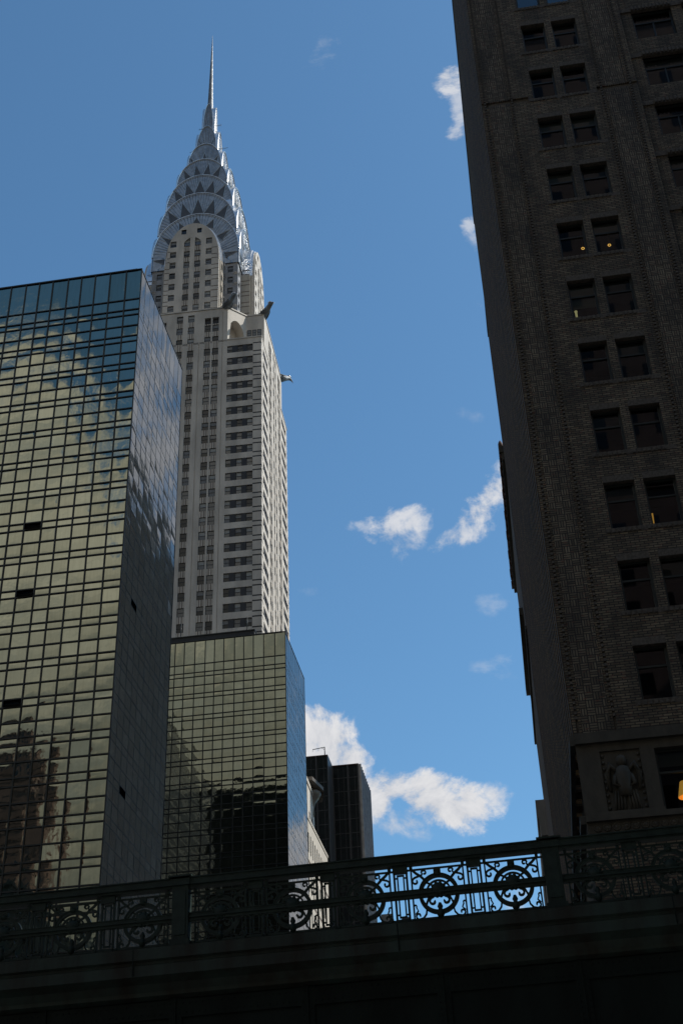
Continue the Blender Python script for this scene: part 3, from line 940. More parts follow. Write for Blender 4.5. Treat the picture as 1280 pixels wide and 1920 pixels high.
# crown tiers --------------------------------------------------------
TIER = [(10.3, 10.4, 222, 235.0), (9.5, 9.5, 230, 243.2), (8.3, 8.2, 239, 251.0), (6.4, 6.4, 249.5, 258.9), (4.3, 4.5, 257.5, 266.9), (2.6, 2.9, 265, 275.6), (1.35, 1.7, 273.5, 286)]
NW = [7, 5, 5, 4, 3, 2, 1]
for k, (w, L, s, a) in enumerate(TIER):
    zb = s-12 if k else 217.6
    p = .92 if k < 4 else .8
    n = 32
    ap = arch_pts(w, s, a, n, p)
    mb = MB()
    for U in ((0, -1), (1, 0), (0, 1), (-1, 0)):
        N = (U[1], -U[0])
        def P(u, z, d, N=N, U=U): return (N[0]*d+U[0]*u, N[1]*d+U[1]*u, z)
        cz = s-2
        for i in range(n):
            (ua, za), (ub, zb2) = ap[i], ap[i+1]
            f = .25
            qa = (ua*f, cz+(za-cz)*f); qb = (ub*f, cz+(zb2-cz)*f)
            ka, kb = i/n*40, (i+1)/n*40
            mb.face([P(ua, za, L), P(ub, zb2, L), P(*qb, L), P(*qa, L)], 'steel', [(ka, 1), (kb, 1), (kb, 0), (ka, 0)])
            mb.face([P(ua, za, L), P(ub, zb2, L), P(ub, zb2, 0), P(ua, za, 0)], 'steel_p', None, True)
        mb.face([P(-w, zb, L), P(w, zb, L), P(w*.25, cz+(s-cz)*.25, L), P(-w*.25, cz+(s-cz)*.25, L)], 'steel', [(0, 0), (12, 0), (8, 1), (4, 1)])
        mb.face([P(w, zb, L), P(w, s, L), P(w*.25, cz+(s-cz)*.25, L)], 'steel', [(0, 0), (0, 1), (3, 1)])
        mb.face([P(-w, zb, L), P(-w, s, L), P(-w*.25, cz+(s-cz)*.25, L)], 'steel', [(0, 0), (0, 1), (3, 1)])
        for sg in (1, -1): mb.face([P(sg*w, zb, L), P(sg*w, zb, 0), P(sg*w, s, 0), P(sg*w, s, L)], 'steel_p')
        # raised rim along the arch
        rim = [P(u*.992, z-.08, L+.05) for u, z in ap]
        mb.tube(rim, .11 if k < 5 else .08, 'steel_p', 5, None, False)
        mb.tube([P(u*.955, s-2+(z-s+2)*.955, L+.03) for u, z in ap], .05, 'steel_d', 4, None, False)
    part = mb.build('crown_arch', CH)
    # triangular windows around the west and south arches
    if k == 0: bw_, bs, ba, bl = 7.1, 216.7, 230.0, DP-2
    else: bw_, bL, bs, ba = TIER[k-1]; bl = bL
    for U in ((0, -1), (1, 0)):
        N = (U[1], -U[0])
        def tri_at(t):
            lift = max(0, (bl-L)*.95)*math.sin(t)+.15
            bu, bz = bw_*math.cos(t), bs+(ba-bs)*math.sin(t)**.92+lift
            if k == 6: bu, bz = 0, 276.5
            ou, oz = w*math.cos(t), s+(a-s)*math.sin(t)**p
            nrm = Vector((math.cos(t)*.8, math.sin(t))).normalized()
            gap = max(1.0, (Vector((ou, oz))-Vector((bu, bz))).dot(nrm))
            hgt = gap*.72 if k < 4 else gap*.45
            hw = [1.3, 1.45, 1.35, 1.05, .6, .30, .26][k]*(.66+.34*math.sin(t)**2)
            tg = Vector((-nrm.y, nrm.x))
            b0 = Vector((bu, bz))
            return [b0-tg*hw, b0+tg*hw, b0+nrm*hgt]
        def fits(t): return all(abs(v.x) < w*.97 and v.y < s+(a-s)*max(0, 1-(v.x/w)**2)**.46-.1 for v in tri_at(t))
        tmin = 12
        while tmin < 88 and not fits(R(tmin)): tmin += 2
        for i in range(NW[k]):
            t = R(tmin+(180-2*tmin)*i/(NW[k]-1)) if NW[k] > 1 else math.pi/2
            tri = tri_at(t)
            wd = MB()
            def Q(v, d): return (N[0]*d+U[0]*v.x, N[1]*d+U[1]*v.x, v.y)
            wd.face([Q(tri[0], L+.03), Q(tri[1], L+.03), Q(tri[2], L+.03)], 'tri')
            for e in range(3): wd.tube([Q(tri[e], L+.06), Q(tri[(e+1) % 3], L+.06)], .075, 'steel_d', 4, None, False)
            wd.build('triangular_window', part)
sp = MB()
sp.lathe([(.95, 283), (.80, 286), (.72, 288.5), (.66, 290), (.46, 299), (.26, 308), (.10, 314.5), (.03, 317.3)], 'steel_e', 8)
for z in range(290, 314, 2):
    r = .66-(z-290)*.0236
    sp.lathe([(r+.03, z), (r+.03, z+.12)], 'steel_d', 8)
sp.smooth = set()
sp.build('spire', CH)

# eagle-head gargoyles -------------------------------------------------
def eagle(parent, x, y, z, rz):
    k = 12
    sec = [(-2.2, -.9, .9, 1.0), (-1.0, -.6, 1.0, 1.15), (0, -.2, .95, 1.1), (1.0, .25, .8, .95), (1.9, .75, .66, .78),
           (2.6, 1.1, .60, .62), (3.1, 1.2, .52, .50), (3.5, 1.1, .34, .34), (3.9, .9, .22, .26), (4.2, .55, .12, .2), (4.3, .2, .03, .05)]
    vs = []
    for i, (sx, sz, ry, rz_) in enumerate(sec):
        for j in range(k):
            t = 2*math.pi*j/k
            rr_ = 1+.05*math.cos(6*t)*(i < 6)
            vs.append((sx-.25*math.sin(t)*rz_, ry*math.cos(t)*rr_, sz+rz_*math.sin(t)*rr_))
    n = len(sec)
    fs = [(i*k+j, i*k+(j+1) % k, (i+1)*k+(j+1) % k, (i+1)*k+j) for i in range(n-1) for j in range(k)]
    fs += [tuple(range(k))[::-1], tuple((n-1)*k+j for j in range(k))]
    mb = MB()
    mb.mesh(vs, fs, 'steel_e', True)
    for sg in (1, -1):       # brow, eye, folded wing edge
        mb.tube([(2.2, sg*.5, 1.62), (2.9, sg*.50, 1.62), (3.4, sg*.30, 1.42)], [.12, .16, .08], 'steel_p', 6)
        mb.lathe([(.10, -.05), (.12, 0), (.02, .08)], 'gdark', 8, (2.95, sg*.48, 1.36))
        for q in range(3):
            mb.tube([(-2.2, sg*(.95+.05*q), -.2-.45*q), (0, sg*(1.02-.03*q), .1-.45*q), (1.5, sg*(.75-.03*q), .55-.45*q)], [.16, .14, .05], 'steel_e', 5)
    mb.mesh([(-2.4, -.7, -2.2), (-2.4, .7, -2.2), (.6, .4, -1.1), (.6, -.4, -1.1), (-2.4, -.9, -.8), (-2.4, .9, -.8), (.8, .5, -.6), (.8, -.5, -.6)],
            [(0, 1, 2, 3), (4, 7, 6, 5), (0, 4, 5, 1), (2, 6, 7, 3), (1, 5, 6, 2), (0, 3, 7, 4)], 'steel_e')
    o = mb.build('eagle_gargoyle', parent, (x, y, z), rz)
    o.scale = (.85, .85, .85)
    return o
for x, y, a in ((-H, -BLK, 225), (-INN[0]+.5, -H, 225), (EIN-.3, -H, 320), (-H, BLK, 135), (H, -BLK, 315)):
    eagle(CH, x, y, ZT+.9, R(a))

# write the windows: the hundred nearest and largest as parts, the others as one
WINS.sort(key=lambda w: -w[7])
for x, y, z, rz, w, h, kd, pr in WINS[:100]: link('window', window_mesh(w, h, kd), CH, (x, y, z), rz)
rest = MB()
for x, y, z, rz, w, h, kd, pr in WINS[100:]:
    window_into(rest, w, h, kd, Matrix.Translation((x, y, z)) @ Matrix.Rotation(rz, 4, 'Z'))
rest.build('window', CH, kind='stuff')

# aerials on the crown
for (x, y, z, dy, n, lab) in ((220, 61.3, 275.7, 1.8, 3, 'upper left'), (220, 57.2, 276.2, -1.6, 3, 'upper right'), (220, 55.6, 267.0, -2.1, 2, 'lower right'), (220, 63.6, 267.3, 1.7, 2, 'lower left')):
    a = MB()
    a.tube([(0, -dy*.6, 0), (0, dy*.55, .05)], .05, 'mullion', 5)
    for q in range(n):
        yy = dy*(-.1+.3*q)
        a.tube([(0, yy, -.5), (0, yy, .5)], .035, 'mullion', 4)
    o = a.build('roof_aerial', None, (x, y, z))
    tag(o, 'thin aerial bracket sticking out %s of the steel crown' % {'upper left': 'at the upper left', 'upper right': 'at the upper right', 'lower right': 'at the lower right', 'lower left': 'at the lower left'}[lab], 'antenna', 'aerials on the steel crown')

# ------------------------------------------------------------------ black office tower down the street
DK = thing('office_tower', 'black glass office tower with thin grey vertical fins, farthest and smallest of the street row', 'office building', (290, 37.9, 0))
b = MB()
b.box(7, 25, 0, 6.5, 0, 127.5, 'dk_glass')            # set-back front part, x local
b.box(0, 25, 6.5, 26, 0, 127.6, 'dk_glass')
b.build('body', DK)
f = MB()
f.box(-.05, 7, 6.35, 6.499, 0, 127.7, 'dk_panel')
for y in (.05, 2.6, 6.3, 9.2): f.box(6.75 if y < 6.4 else -.25, 7 if y < 6.4 else 0, y-.14, y+.14, 0, 127.7, 'dk_fin')
f.build('grey_panel', DK)
for i in range(10):
    x = 7.3+i*1.93
    p = MB(); p.box(x-.16, x+.16, -.75, 0, 0, 127.9-.0*i, 'dk_fin_s'); p.build('fin', DK)
b = MB()
for k in range(36):
    z = 2+k*3.5
    b.box(6.94, 7, .2, 6.3, z, z+.12, 'dk_fin'); b.box(-.06, 0, 6.7, 26, z, z+.12, 'dk_fin')
    b.box(7.1, 25, -.07, 0, z, z+.9, 'dk_panel')
for j in range(4): b.box(6.95, 7, .9+j*1.35, .96+j*1.35, 0, 127, 'dk_fin')
for j in range(12): b.box(-.05, 0, 7.4+j*1.5, 7.46+j*1.5, 0, 127, 'dk_fin')
b.build('floor_band', DK)
b = MB(); b.box(6.9, 25.1, -.1, 6.6, 127.75, 128.0, 'redbrick'); b.box(-.1, 25.1, 6.35, 26, 127.76, 128.0, 'redbrick'); b.build('roof_edge', DK)
a = MB()
a.tube([(0, 0, 0), (0, 0, 2.9)], .12, 'mullion', 6)
a.tube([(0, .0, 2.85), (-.3, 2.9, 2.35)], .09, 'mullion', 6)
a.tube([(0, 0, 2.2), (-.1, .8, 2.7)], .05, 'mullion', 5)
a.tube([(-.3, 2.9, 2.35), (-.3, 2.9, 1.7)], .03, 'mullion', 4)
a.tube([(-.15, 1.5, 2.6), (-.15, 1.5, 1.9)], .03, 'mullion', 4)
a.box(-.4, .4, -.4, .4, -.3, .1, 'mullion')
o = a.build('roof_davit', None, (292, 45.25, 128.05)); tag(o, 'small crane-like davit on the roof edge of the black office tower', 'davit')

# ------------------------------------------------------------------ sunlit stone base building
ST = thing('stone_building', 'sunlit sliver of cream stone building with tall narrow windows beside the black office tower', 'building', (184, 33, 0))
wl = MB()
wx = [1.2+2.02*i for i in range(13)]
us = [0, 28.4]; zs = [0, 75.5]
for x in wx: us += [x, x+.85]
wr = [(70.2, 73.4), (64.0, 67.5), (58.0, 61.6)] + [(54-k*4.6, 57-k*4.6) for k in range(11)]
for z0, z1 in wr: zs += [z0, z1]
zs += [68.5, 69.0, 62.4, 62.9]
facade(wl, (0, 0), (1, 0), us, zs, lambda u, z: (.4, None) if any(x < u < x+.85 for x in wx) and any(p < z < q for p, q in wr) else ((.06, 'brownbrick') if 68.5 < z < 69 or 62.4 < z < 62.9 else (0, 'stone2')))
wl.face([(28.4, 0, 0), (28.4, 30, 0), (28.4, 30, 75.5), (28.4, 0, 75.5)], 'stone2')
wl.face([(0, 0, 0), (0, 30, 0), (0, 30, 75.5), (0, 0, 75.5)], 'stone2')
wl.box(.5, 27.9, .6, 29, 0, 75.4, 'dark')
wl.box(-.15, 28.5, -.12, .6, 75.5, 75.9, 'stone2')
wl.build('wall', ST)
for x in wx[6:]:
    for z0, z1 in wr[:4]:
        w = MB(); w.box(x, x+.85, .25, .3, z0, z1, 'gdark'); w.box(x+.02, x+.83, .2, .26, (z0+z1)/2-.06, (z0+z1)/2+.06, 'sash'); w.box(x, x+.07, .2, .26, z0, z1, 'sash'); w.box(x+.78, x+.85, .2, .26, z0, z1, 'sash')
        w.build('window', ST)

# far brick building glimpsed through the railing
FB = thing('brick_tower', 'far-off dark brick building with rooftop sheds, glimpsed through the iron railing', 'building', (330, 28, 0))
b = MB(); b.box(0, 14, 0, 10.2, 0, 97.5, 'redbrick'); b.box(-.2, 14.2, -.2, 10.4, 97.5, 98.1, 'redbrick'); b.build('wall', FB)
b = MB(); b.prism([(2, 7.5), (8, 7.5), (8, 10.2), (2, 10.2)], 98.1, 101.2, 'greystone', 'roof'); b.lathe([(1.2, 0), (1.2, 2), (.2, 2.8)], 'redbrick', 14, (4, 4, 98.1)); b.box(3, 7, 1.2, 2.6, 98.1, 99.4, 'redbrick'); b.build('rooftop_shed', FB)
for k in range(5):
    for j in range(3):
        w = MB(); w.box(-.03, .1, 1.4+j*3, 2.6+j*3, 92-k*4, 94-k*4, 'gdark'); w.build('window', FB)

# ------------------------------------------------------------------ dark brick building on the right
RB = thing('brick_building', 'tall shadowed brick building with basket-weave strips and paired windows along the right edge', 'building', (44, -2.2, 0))
RT = [23.92+3.69*k for k in range(20)]
RH = 2.2
rows = [z for z in RT if z < 92]
UW = [(2.60, 3.83), (4.18, 5.45)]                     # u southwards from the corner
UX = [(8.35, 10.4), (10.95, 13.0)]
REP = 13.9
wcols = UW + UX + [(a+REP, b+REP) for a, b in UW]
STR = [(.35, 1.35), (6.15, 7.25), (.35+REP, 1.35+REP), (6.15+REP, 7.25+REP)]
us = [0, 46, 2.35, 5.75, 7.75, 13.6]
for a, b in wcols: us += [a, b]
for a, b in STR: us += [a, b, a-.22, a-.12, b+.12, b+.22]
zs = [20.6, 95, 54.8, 55.15]
for z in rows: zs += [z, z-RH, z+.30, z-RH-.22]
def rcell(u, z):
    win = any(zt-RH < z < zt for zt in rows)
    if win and any(a < u < b for a, b in wcols): return (.34, None)
    if 7.75 < u < 13.6:
        if any(zt < z < zt+.30 for zt in rows): return (.16, 'brick_trim')
        return (.22, 'brick_w')
    if 54.8 < z < 55.15 and not 2.35 < u < 5.75: return (.10, 'brick_trim')
    for a, b in STR:
        if a < u < b: return (-.03 if z < 54.8 else .03, 'basket')
        if a-.22 < u < a-.12 or b+.12 < u < b+.22: return (.07, 'brick_trim')
    if any(a-.1 < u < b+.1 for a, b in UW) and any(zt < z < zt+.30 for zt in rows): return (0, 'brick_trim')
    if any(zt-RH-.22 < z < zt-RH for zt in rows) and 2.35 < u < 5.75: return (-.01, 'brick_trim')
    return (0, 'brick_w')
wm = MB(); facade(wm, (0, 0), (0, -1), us, zs, rcell)
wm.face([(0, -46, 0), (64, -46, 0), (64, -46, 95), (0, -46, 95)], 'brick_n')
wm.build('west_wall', RB)
# beads and soldier courses in relief
for a, b in STR[:2]:
    for u in (a-.17, b+.17):
        bd = MB(); bd.box(.03, .069, -u-.03, -u+.03, 21.2, 68, 'brick_trim')
        z = 21.2
        while z < 68:
            bd.box(-.035, .06, -u-.045, -u+.045, z, z+.11, 'brick_trim'); z += .2
        bd.build('beaded_band', RB)
# lower stone storeys with reliefs
us = [0, 46, 2.7, 5.5, 8.2, 10.6, .8, 2.2, 6.2, 7.4]; zs = [0, 20.6, 20.2, 17.4, 19.9, 16.85, 17.3, 17.6, 12]
def lcell(u, z):
    if 17.5 < z < 19.85 and (2.7 < u < 5.5 or 8.2 < u < 10.6): return (.35, None)
    if z > 20.2: return (-.16, 'terracotta')
    if 17.3 < z < 17.6: return (-.25, 'terracotta')
    if 16.85 < z < 17.3: return (-.10, 'terracotta')
    if (.8 < u < 2.2 or 6.2 < u < 7.4) and 17.6 < z < 19.9: return (.08, 'terracotta')
    if z < 16.85: return (0, 'brick_w')
    return (0, 'terracotta')
zs += [17.5, 19.85]
ls = MB(); facade(ls, (0, 0), (0, -1), us, zs, lcell)
ls.build('lower_wall', RB)
for uc in (1.5, 6.8):
    rl = MB()
    # winged figure panel in relief
    rl.lathe([(.06, -.02), (.17, .1), (.19, .24), (.13, .36), (.02, .42)], 'terracotta', 12, (.02, -uc, 19.30))
    rl.lathe([(.22, 0), (.25, .3), (.30, .75), (.26, 1.0), (.10, 1.12)], 'terracotta', 14, (.06, -uc, 18.2))
    for sg in (1, -1):
        rl.tube([(0, -uc-sg*.2, 19.1), (-.02, -uc-sg*.42, 19.35), (0, -uc-sg*.55, 19.0), (.02, -uc-sg*.5, 18.4)], [.08, .12, .10, .05], 'terracotta', 8)
        rl.tube([(0, -uc-sg*.26, 18.95), (-.08, -uc-sg*.36, 18.6), (-.10, -uc-sg*.08, 18.5)], [.09, .07, .05], 'terracotta', 8)
        for q in range(4): rl.tube([(.03, -uc-sg*(.07+.09*q), 18.4), (.03, -uc-sg*(.10+.11*q), 17.7)], .04, 'terracotta', 6)
        for q in range(9): rl.lathe([(.05, -.05), (.05, .05)], 'terracotta', 8, (.06, -uc-sg*.62, 17.8+q*.24))
    rl.build('figure_relief', RB)
ro = MB()
for i in range(60):
    T = Matrix.Translation((-.10, -.35-i*.32, 17.08)) @ Matrix.Rotation(-math.pi/2, 4, 'Y')
    ro.lathe([(.14, 0), (.14, .03), (.11, .05), (.09, .02), (.05, .06), (.01, .07)], 'terracotta', 12, (0, 0, 0), T)
ro.build('rosette_frieze', RB)
# windows: frame with pane and sash bar, some roller shades
def rb_window(u0, u1, z0, h, shade, d=.30, two=False):
    fr = MB()
    w = u1-u0
    def bx(x0, x1, a, b, c, e, m): fr.box(x0, x1, -b, -a, c, e, m)
    t = .09
    bx(d-.06, d+.06, u0, u0+t, z0, z0+h, 'wframe'); bx(d-.06, d+.06, u1-t, u1, z0, z0+h, 'wframe')
    bx(d-.06, d+.06, u0+t, u1-t, z0+h-t, z0+h, 'wframe'); bx(d-.06, d+.06, u0+t, u1-t, z0, z0+t, 'wframe')
    mz = z0+h*.64
    bx(d-.04, d+.05, u0+t, u1-t, mz-.04, mz+.04, 'wframe')
    if two: bx(d-.04, d+.05, (u0+u1)/2-.03, (u0+u1)/2+.03, z0+t, mz, 'wframe')
    o = fr.build('window', RB)
    hs = MB()
    if two and z0 > 20:
        hs.box(.14, .2, -u1, -u0, z0+h+.01, z0+h+.28, 'brick_trim')
        i = 0
        while u0+.14+i*.19 < u1: hs.box(.05, .141, -(u0+.02+i*.19)-.10, -(u0+.02+i*.19), z0+h+.02, z0+h+.27, 'brick_trim'); i += 1
        hs.build('window_head', o)
    elif z0 > 20:
        i = 0
        while u0-.1+i*.2 < u1: hs.box(-.05, .01, -(u0-.18+i*.2)-.12, -(u0-.18+i*.2), z0-.20, z0-.02, 'brick_trim'); i += 1
        hs.build('window_sill', o)
    p = MB(); x = d+.01
    tl = random.gauss(0, .006)
    p.face([(x, -(u0+t), z0+t), (x, -(u1-t), z0+t), (x+tl, -(u1-t), mz-.04), (x+tl, -(u0+t), mz-.04)], 'pane')
    tl = random.gauss(0, .006)
    p.face([(x+.02, -(u0+t), mz+.04), (x+.02, -(u1-t), mz+.04), (x+.02+tl, -(u1-t), z0+h-t), (x+.02+tl, -(u0+t), z0+h-t)], 'pane')
    p.build('pane', o)
    if shade:
        s = MB(); s.face([(d+.12, -(u0+.03), z0+h*(1-shade)), (d+.12, -(u1-.03), z0+h*(1-shade)), (d+.12, -(u1-.03), z0+h), (d+.12, -(u0+.03), z0+h)], rnd.choice(('shade_g', 'shade_w', 'shade_d'))); s.build('roller_shade', o)
rnd = random.Random(11)
for k, zt in enumerate(rows[:13]):
    for u0, u1 in UW: rb_window(u0, u1, zt-RH, RH, rnd.choice((0, .3, .34, .36, .3, .62, .22, 0)))
    for u0, u1 in UX: rb_window(u0, u1, zt-RH, RH, rnd.choice((0, .3, .36, .0)), .46, True)
for u0, u1 in ((2.7, 5.5), (8.2, 10.6)): rb_window(u0, u1, 17.5, 2.35, .25, .3, True)
it = MB()
it.box(3.2, 3.4, -45, -.4, 0, 94, 'interior')
for zt in rows: it.box(.5, 3.2, -45, -.4, zt-RH-.9, zt-RH-.6, 'interior')
for zt in rows: it.box(.5, 3.2, -45, -.4, zt+.35, zt+.42, 'interior') if False else None
it.build('interior', RB)
# north wall with pilasters and the stepped roof edge that runs away down the street
def north(x0, x1, y, z1, z0=0):
    mb = MB(); w = x1-x0; us = [0, w]; k = .7
    while k < w-.3: us += [k, k+.75]; k += 1.5
    facade(mb, (x1, y), (-1, 0), us, [z0, 20.4, z1] if z0 < 20 else [z0, z1], lambda u, z: (.28, 'brick_n') if (u-.7) % 1.5 > .75 or z < 20.4 else (0, 'brick_n'))
    return mb
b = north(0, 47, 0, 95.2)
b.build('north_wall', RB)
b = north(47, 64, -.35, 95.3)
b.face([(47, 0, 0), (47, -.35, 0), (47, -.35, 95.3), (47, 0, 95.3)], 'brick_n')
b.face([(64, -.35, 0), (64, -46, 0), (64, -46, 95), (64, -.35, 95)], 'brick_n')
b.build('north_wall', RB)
b = MB()
b.box(-.3, 47.2, -46, .04, 95.2, 96.1, 'terracotta')
b.box(47.2, 64.2, -46, -.28, 95.3, 96.1, 'terracotta')
b.build('cornice', RB)
b = MB(); b.box(-.02, 47, .0, .18, 20.2, 20.6, 'terracotta'); b.box(-.02, 47, .0, .2, 17.3, 17.6, 'terracotta'); b.build('string_course', RB)

# lamps and things standing in its windows
def ring_lamp(y, z, lab):
    mb = MB()
    n = 24
    mb.tube([(0, .062*math.cos(2*math.pi*i/n), .062*math.sin(2*math.pi*i/n)) for i in range(n+1)], .017, 'lamp_gold', 8, None, False)
    mb.tube([(0, 0, .075), (0, 0, .85)], .012, 'wframe', 5)
    o = mb.build('pendant_lamp', None, (44.62, y, z)); tag(o, lab, 'lamp', 'lit ring lamps')
ring_lamp(-5.87, 44.85, 'left of two small lit golden ring lamps behind paired windows of the dark brick building')
ring_lamp(-7.08, 44.83, 'right of two small lit golden ring lamps behind paired windows of the dark brick building')
m_ = MB(); m_.lathe([(.05, -.16), (.05, .10), (.07, .12), (.07, .16), (.02, .2)], 'lamp_pale', 12); m_.lathe([(.06, -.9), (.06, -.88), (.012, -.86), (.012, -.16)], 'wframe', 10)
tag(m_.build('desk_lamp', None, (44.66, -5.04, 40.95)), 'small pale yellow lamp at the lower left corner of a dark window', 'lamp')
m_ = MB(); m_.mesh([(0, .14, .28), (0, -.02, .30), (0, .02, -.42), (0, .07, -.42), (.03, .14, .28), (.03, -.02, .30), (.03, .02, -.42), (.03, .07, -.42)], [(0, 1, 2, 3), (7, 6, 5, 4), (0, 4, 5, 1), (1, 5, 6, 2), (2, 6, 7, 3), (3, 7, 4, 0)], 'ochre')
m_.mesh([(0.001, .13, .27), (0.001, 0, .29), (0.001, .02, -.2), (0.001, .07, -.2)], [(0, 1, 2, 3)], 'amber_glow', False, Matrix.Translation((-.012, 0, 0)))  # front of the wedge glows by emission though it is no lamp
tag(m_.build('pennant', None, (44.7, -6.60, 29.75)), 'narrow orange wedge like a pennant standing inside a dark window', 'pennant')
m_ = MB(); m_.lathe([(.34, -.28), (.20, .28), (.19, .28), (.33, -.28)], 'amber_glow', 20); m_.lathe([(.14, -.95), (.14, -.92), (.03, -.88), (.03, -.2)], 'wframe', 12)
tag(m_.build('table_lamp', None, (45.3, -5.92, 18.72)), 'table lamp with a glowing amber shade in the lowest window, right edge', 'lamp')

# neighbours further along the same side
NB2 = thing('tiled_cornice_building', 'dark building past the brick one, its toothed tile cornice edge-on against the sky', 'building', (109.5, -2.65, 0))
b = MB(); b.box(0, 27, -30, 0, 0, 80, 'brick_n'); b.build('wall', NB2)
b = MB()
b.box(-.3, 27.3, -30, .30, 79.6, 80.5, 'terracotta'); b.box(-.4, 27.4, -30, .48, 80.5, 81.3, 'terracotta')
b.box(8, 27.2, -1, .42, 66, 66.8, 'terracotta'); b.box(0, 27.2, -1, .2, 60, 60.4, 'terracotta')
b.build('cornice', NB2)
b = MB()
rq = random.Random(5)
for i in range(55): b.lathe([(.24, 0), (.24, .5), (.16, .75), (.03, .9+rq.random()*.12)], 'redbrick', 8, (i*.5, .30, 81.3))
for i in range(20): b.box(i*1.4, i*1.4+.6, .2, .50+.05*(i % 3), 80.1, 80.9, 'redbrick')
b.build('roof_tile', NB2)
NB3 = thing('low_building', 'lower dark building with carved ledges, just above the right railing post', 'building', (138, -2.65, 0))
b = MB(); b.box(0, 34, -30, 0, 0, 53, 'greystone'); b.build('wall', NB3)
b = MB()
for z, d, h in ((54, .9, 2.0), (52, .7, 2), (49.5, .95, 1.6), (47, .8, 2.5), (44, .9, 1.5)): b.box(-.2, 34, -2, d, z-h, z, 'greystone')
b.build('ledge', NB3)
NB4 = thing('brown_tower', 'tall brown tower across the street, seen only mirrored in the glass towers', 'building', (264, -40, 0))
b = MB()
LB = 112.
us = [0, LB]; zs = [0, 215]
for i in range(36): us += [1.5+i*3.05, 3.3+i*3.05]
for k in range(53): zs += [6+k*3.8, 8.2+k*3.8]
facade(b, (LB, 0), (-1, 0), us, zs, lambda u, z: (.25, 'gdark') if (u-1.5) % 3.05 < 1.8 and (z-6) % 3.8 < 2.2 and 6 < z < 208 and 1.5 < u < LB-1 else (0, 'brown'))
b.face([(0, 0, 0), (0, -36, 0), (0, -36, 215), (0, 0, 215)], 'brown'); b.face([(LB, 0, 0), (LB, -36, 0), (LB, -36, 215), (LB, 0, 215)], 'brown')
b.face([(0, 0, 215), (LB, 0, 215), (LB, -36, 215), (0, -36, 215)], 'roof')
b.build('wall', NB4)

# ------------------------------------------------------------------ buildings behind the viewer (they show in the mirrored panes and shade the street)
def block(name, label, x0, x1, y0, y1, steps, m):
    t = thing(name, label, 'building', (x0, y0, 0))
    b = MB(); w = MB()
    z0 = 0
    for z1, ins in steps:
        b.box(ins, x1-x0-ins, ins, y1-y0-ins, z0, z1, m)
        b.box(ins-.3, x1-x0-ins+.3, ins-.3, y1-y0-ins+.3, z1-.8, z1, m)
        z = z0+2
        while z < z1-3.5:
            y = ins+1.5
            while y < y1-y0-ins-2:
                w.box(x1-x0-ins-.1, x1-x0-ins+.02, y, y+1.3, z, z+2, 'gdark'); y += 3.0
            x = ins+1.5
            while x < x1-x0-ins-2:
                w.box(x, x+1.3, -.02+ins, .1+ins, z, z+2, 'gdark'); w.box(x, x+1.3, y1-y0-ins-.1, y1-y0-ins+.02, z, z+2, 'gdark'); x += 3.0
            z += 3.6
        z0 = z1
    b.build('wall', t); w.build('window', t, kind='stuff')
    return t
block('terminal_building', 'grey stone terminal behind the viewer, seen only mirrored in the glass', -40, 56, 42, 110, [(34, 0), (39, 2)], 'greystone')
block('stepped_tower', 'dark stepped tower behind the viewer, seen only mirrored in the gold glass', -15, -8, 66, 100, [(66, 0), (71, .6), (76, 1.2), (82, 1.8)], 'redbrick')
block('corner_tower', 'tall brown office tower behind the viewer across the avenue', -95, -14, -80, -4, [(70, 0), (139, 0.1), (150, 14)], 'redbrick')
block('avenue_tower', 'brown office block beside the avenue, south of the viewer', -14, 14, -120, -45, [(60, 0), (85, 4)], 'brown')

# ------------------------------------------------------------------ viaduct and its iron railing, on a gentle grade
VX = 20.0
VTILT = -.0175      # the roadway falls gently northwards
VD = thing('viaduct', 'dark green steel road viaduct spanning the street across the foot of the picture', 'bridge', (VX, 0, 0))
b = MB()
prof = [(-.30, 7.40), (-.30, 7.22), (-.24, 7.20), (-.24, 7.16), (-.27, 7.14), (-.27, 6.98), (-.10, 6.90), (-.02, 6.80), (-.02, 6.74), (.12, 6.70)]
for (x0, z0), (x1, z1) in zip(prof[:-1], prof[1:]):
    b.face([(x0, -40, z0), (x1, -40, z1), (x1, 40, z1), (x0, 40, z0)], 'girder')
b.box(-.30, 1.2, -40, 40, 7.396, 7.40, 'girder')
b.build('coping', VD)
for i in range(-4, 6):
    b = MB(); b.box(-.303, -.28, 1.9+i*4.1-.008, 1.9+i*4.1+.008, 6.99, 7.39, 'plate'); b.build('joint', VD)
b = MB(); b.box(.12, .20, -40, 40, 4.6, 6.76, 'plate'); b.box(-.1, .5, -40, 40, 4.45, 4.6, 'plate'); b.build('girder_plate', VD)
st = MB()
for i in range(-13, 14):
    y = 1.32+i*2.05
    st.box(.085, .12, y-.10, y+.10, 4.6, 6.70, 'plate')
    st.box(.05, .085, y-.012, y+.012, 4.6, 6.70, 'plate')
st.box(.08, .12, -40, 40, 6.42, 6.68, 'plate')
st.build('stiffener', VD)
rv = MB()
def rivet(y, z, x=.085):
    vs = [(x-.018, y, z)] + [(x, y+.020*math.cos(t*math.pi/3), z+.020*math.sin(t*math.pi/3)) for t in range(6)]
    rv.mesh(vs, [(0, i+1, (i+1) % 6+1) for i in range(6)], 'plate', True)
for i in range(-4, 8):
    y = 1.32+i*2.05
    for k in range(22):
        rivet(y-.07, 4.75+k*.085, .085); rivet(y+.07, 4.75+k*.085, .085)
y = -8.
while y < 14: rivet(y, 6.62, .08); rivet(y+.05, 6.48, .08); y += .10
rv.build('rivet', VD, kind='stuff')
b = MB(); b.box(.5, 18, -40, 40, 6.6, 7.25, 'girder'); b.box(1.6, 16.4, -40, 40, 7.25, 7.30, 'asphalt'); b.box(17.8, 18.3, -40, 40, 5, 7.4, 'girder'); b.build('deck', VD)

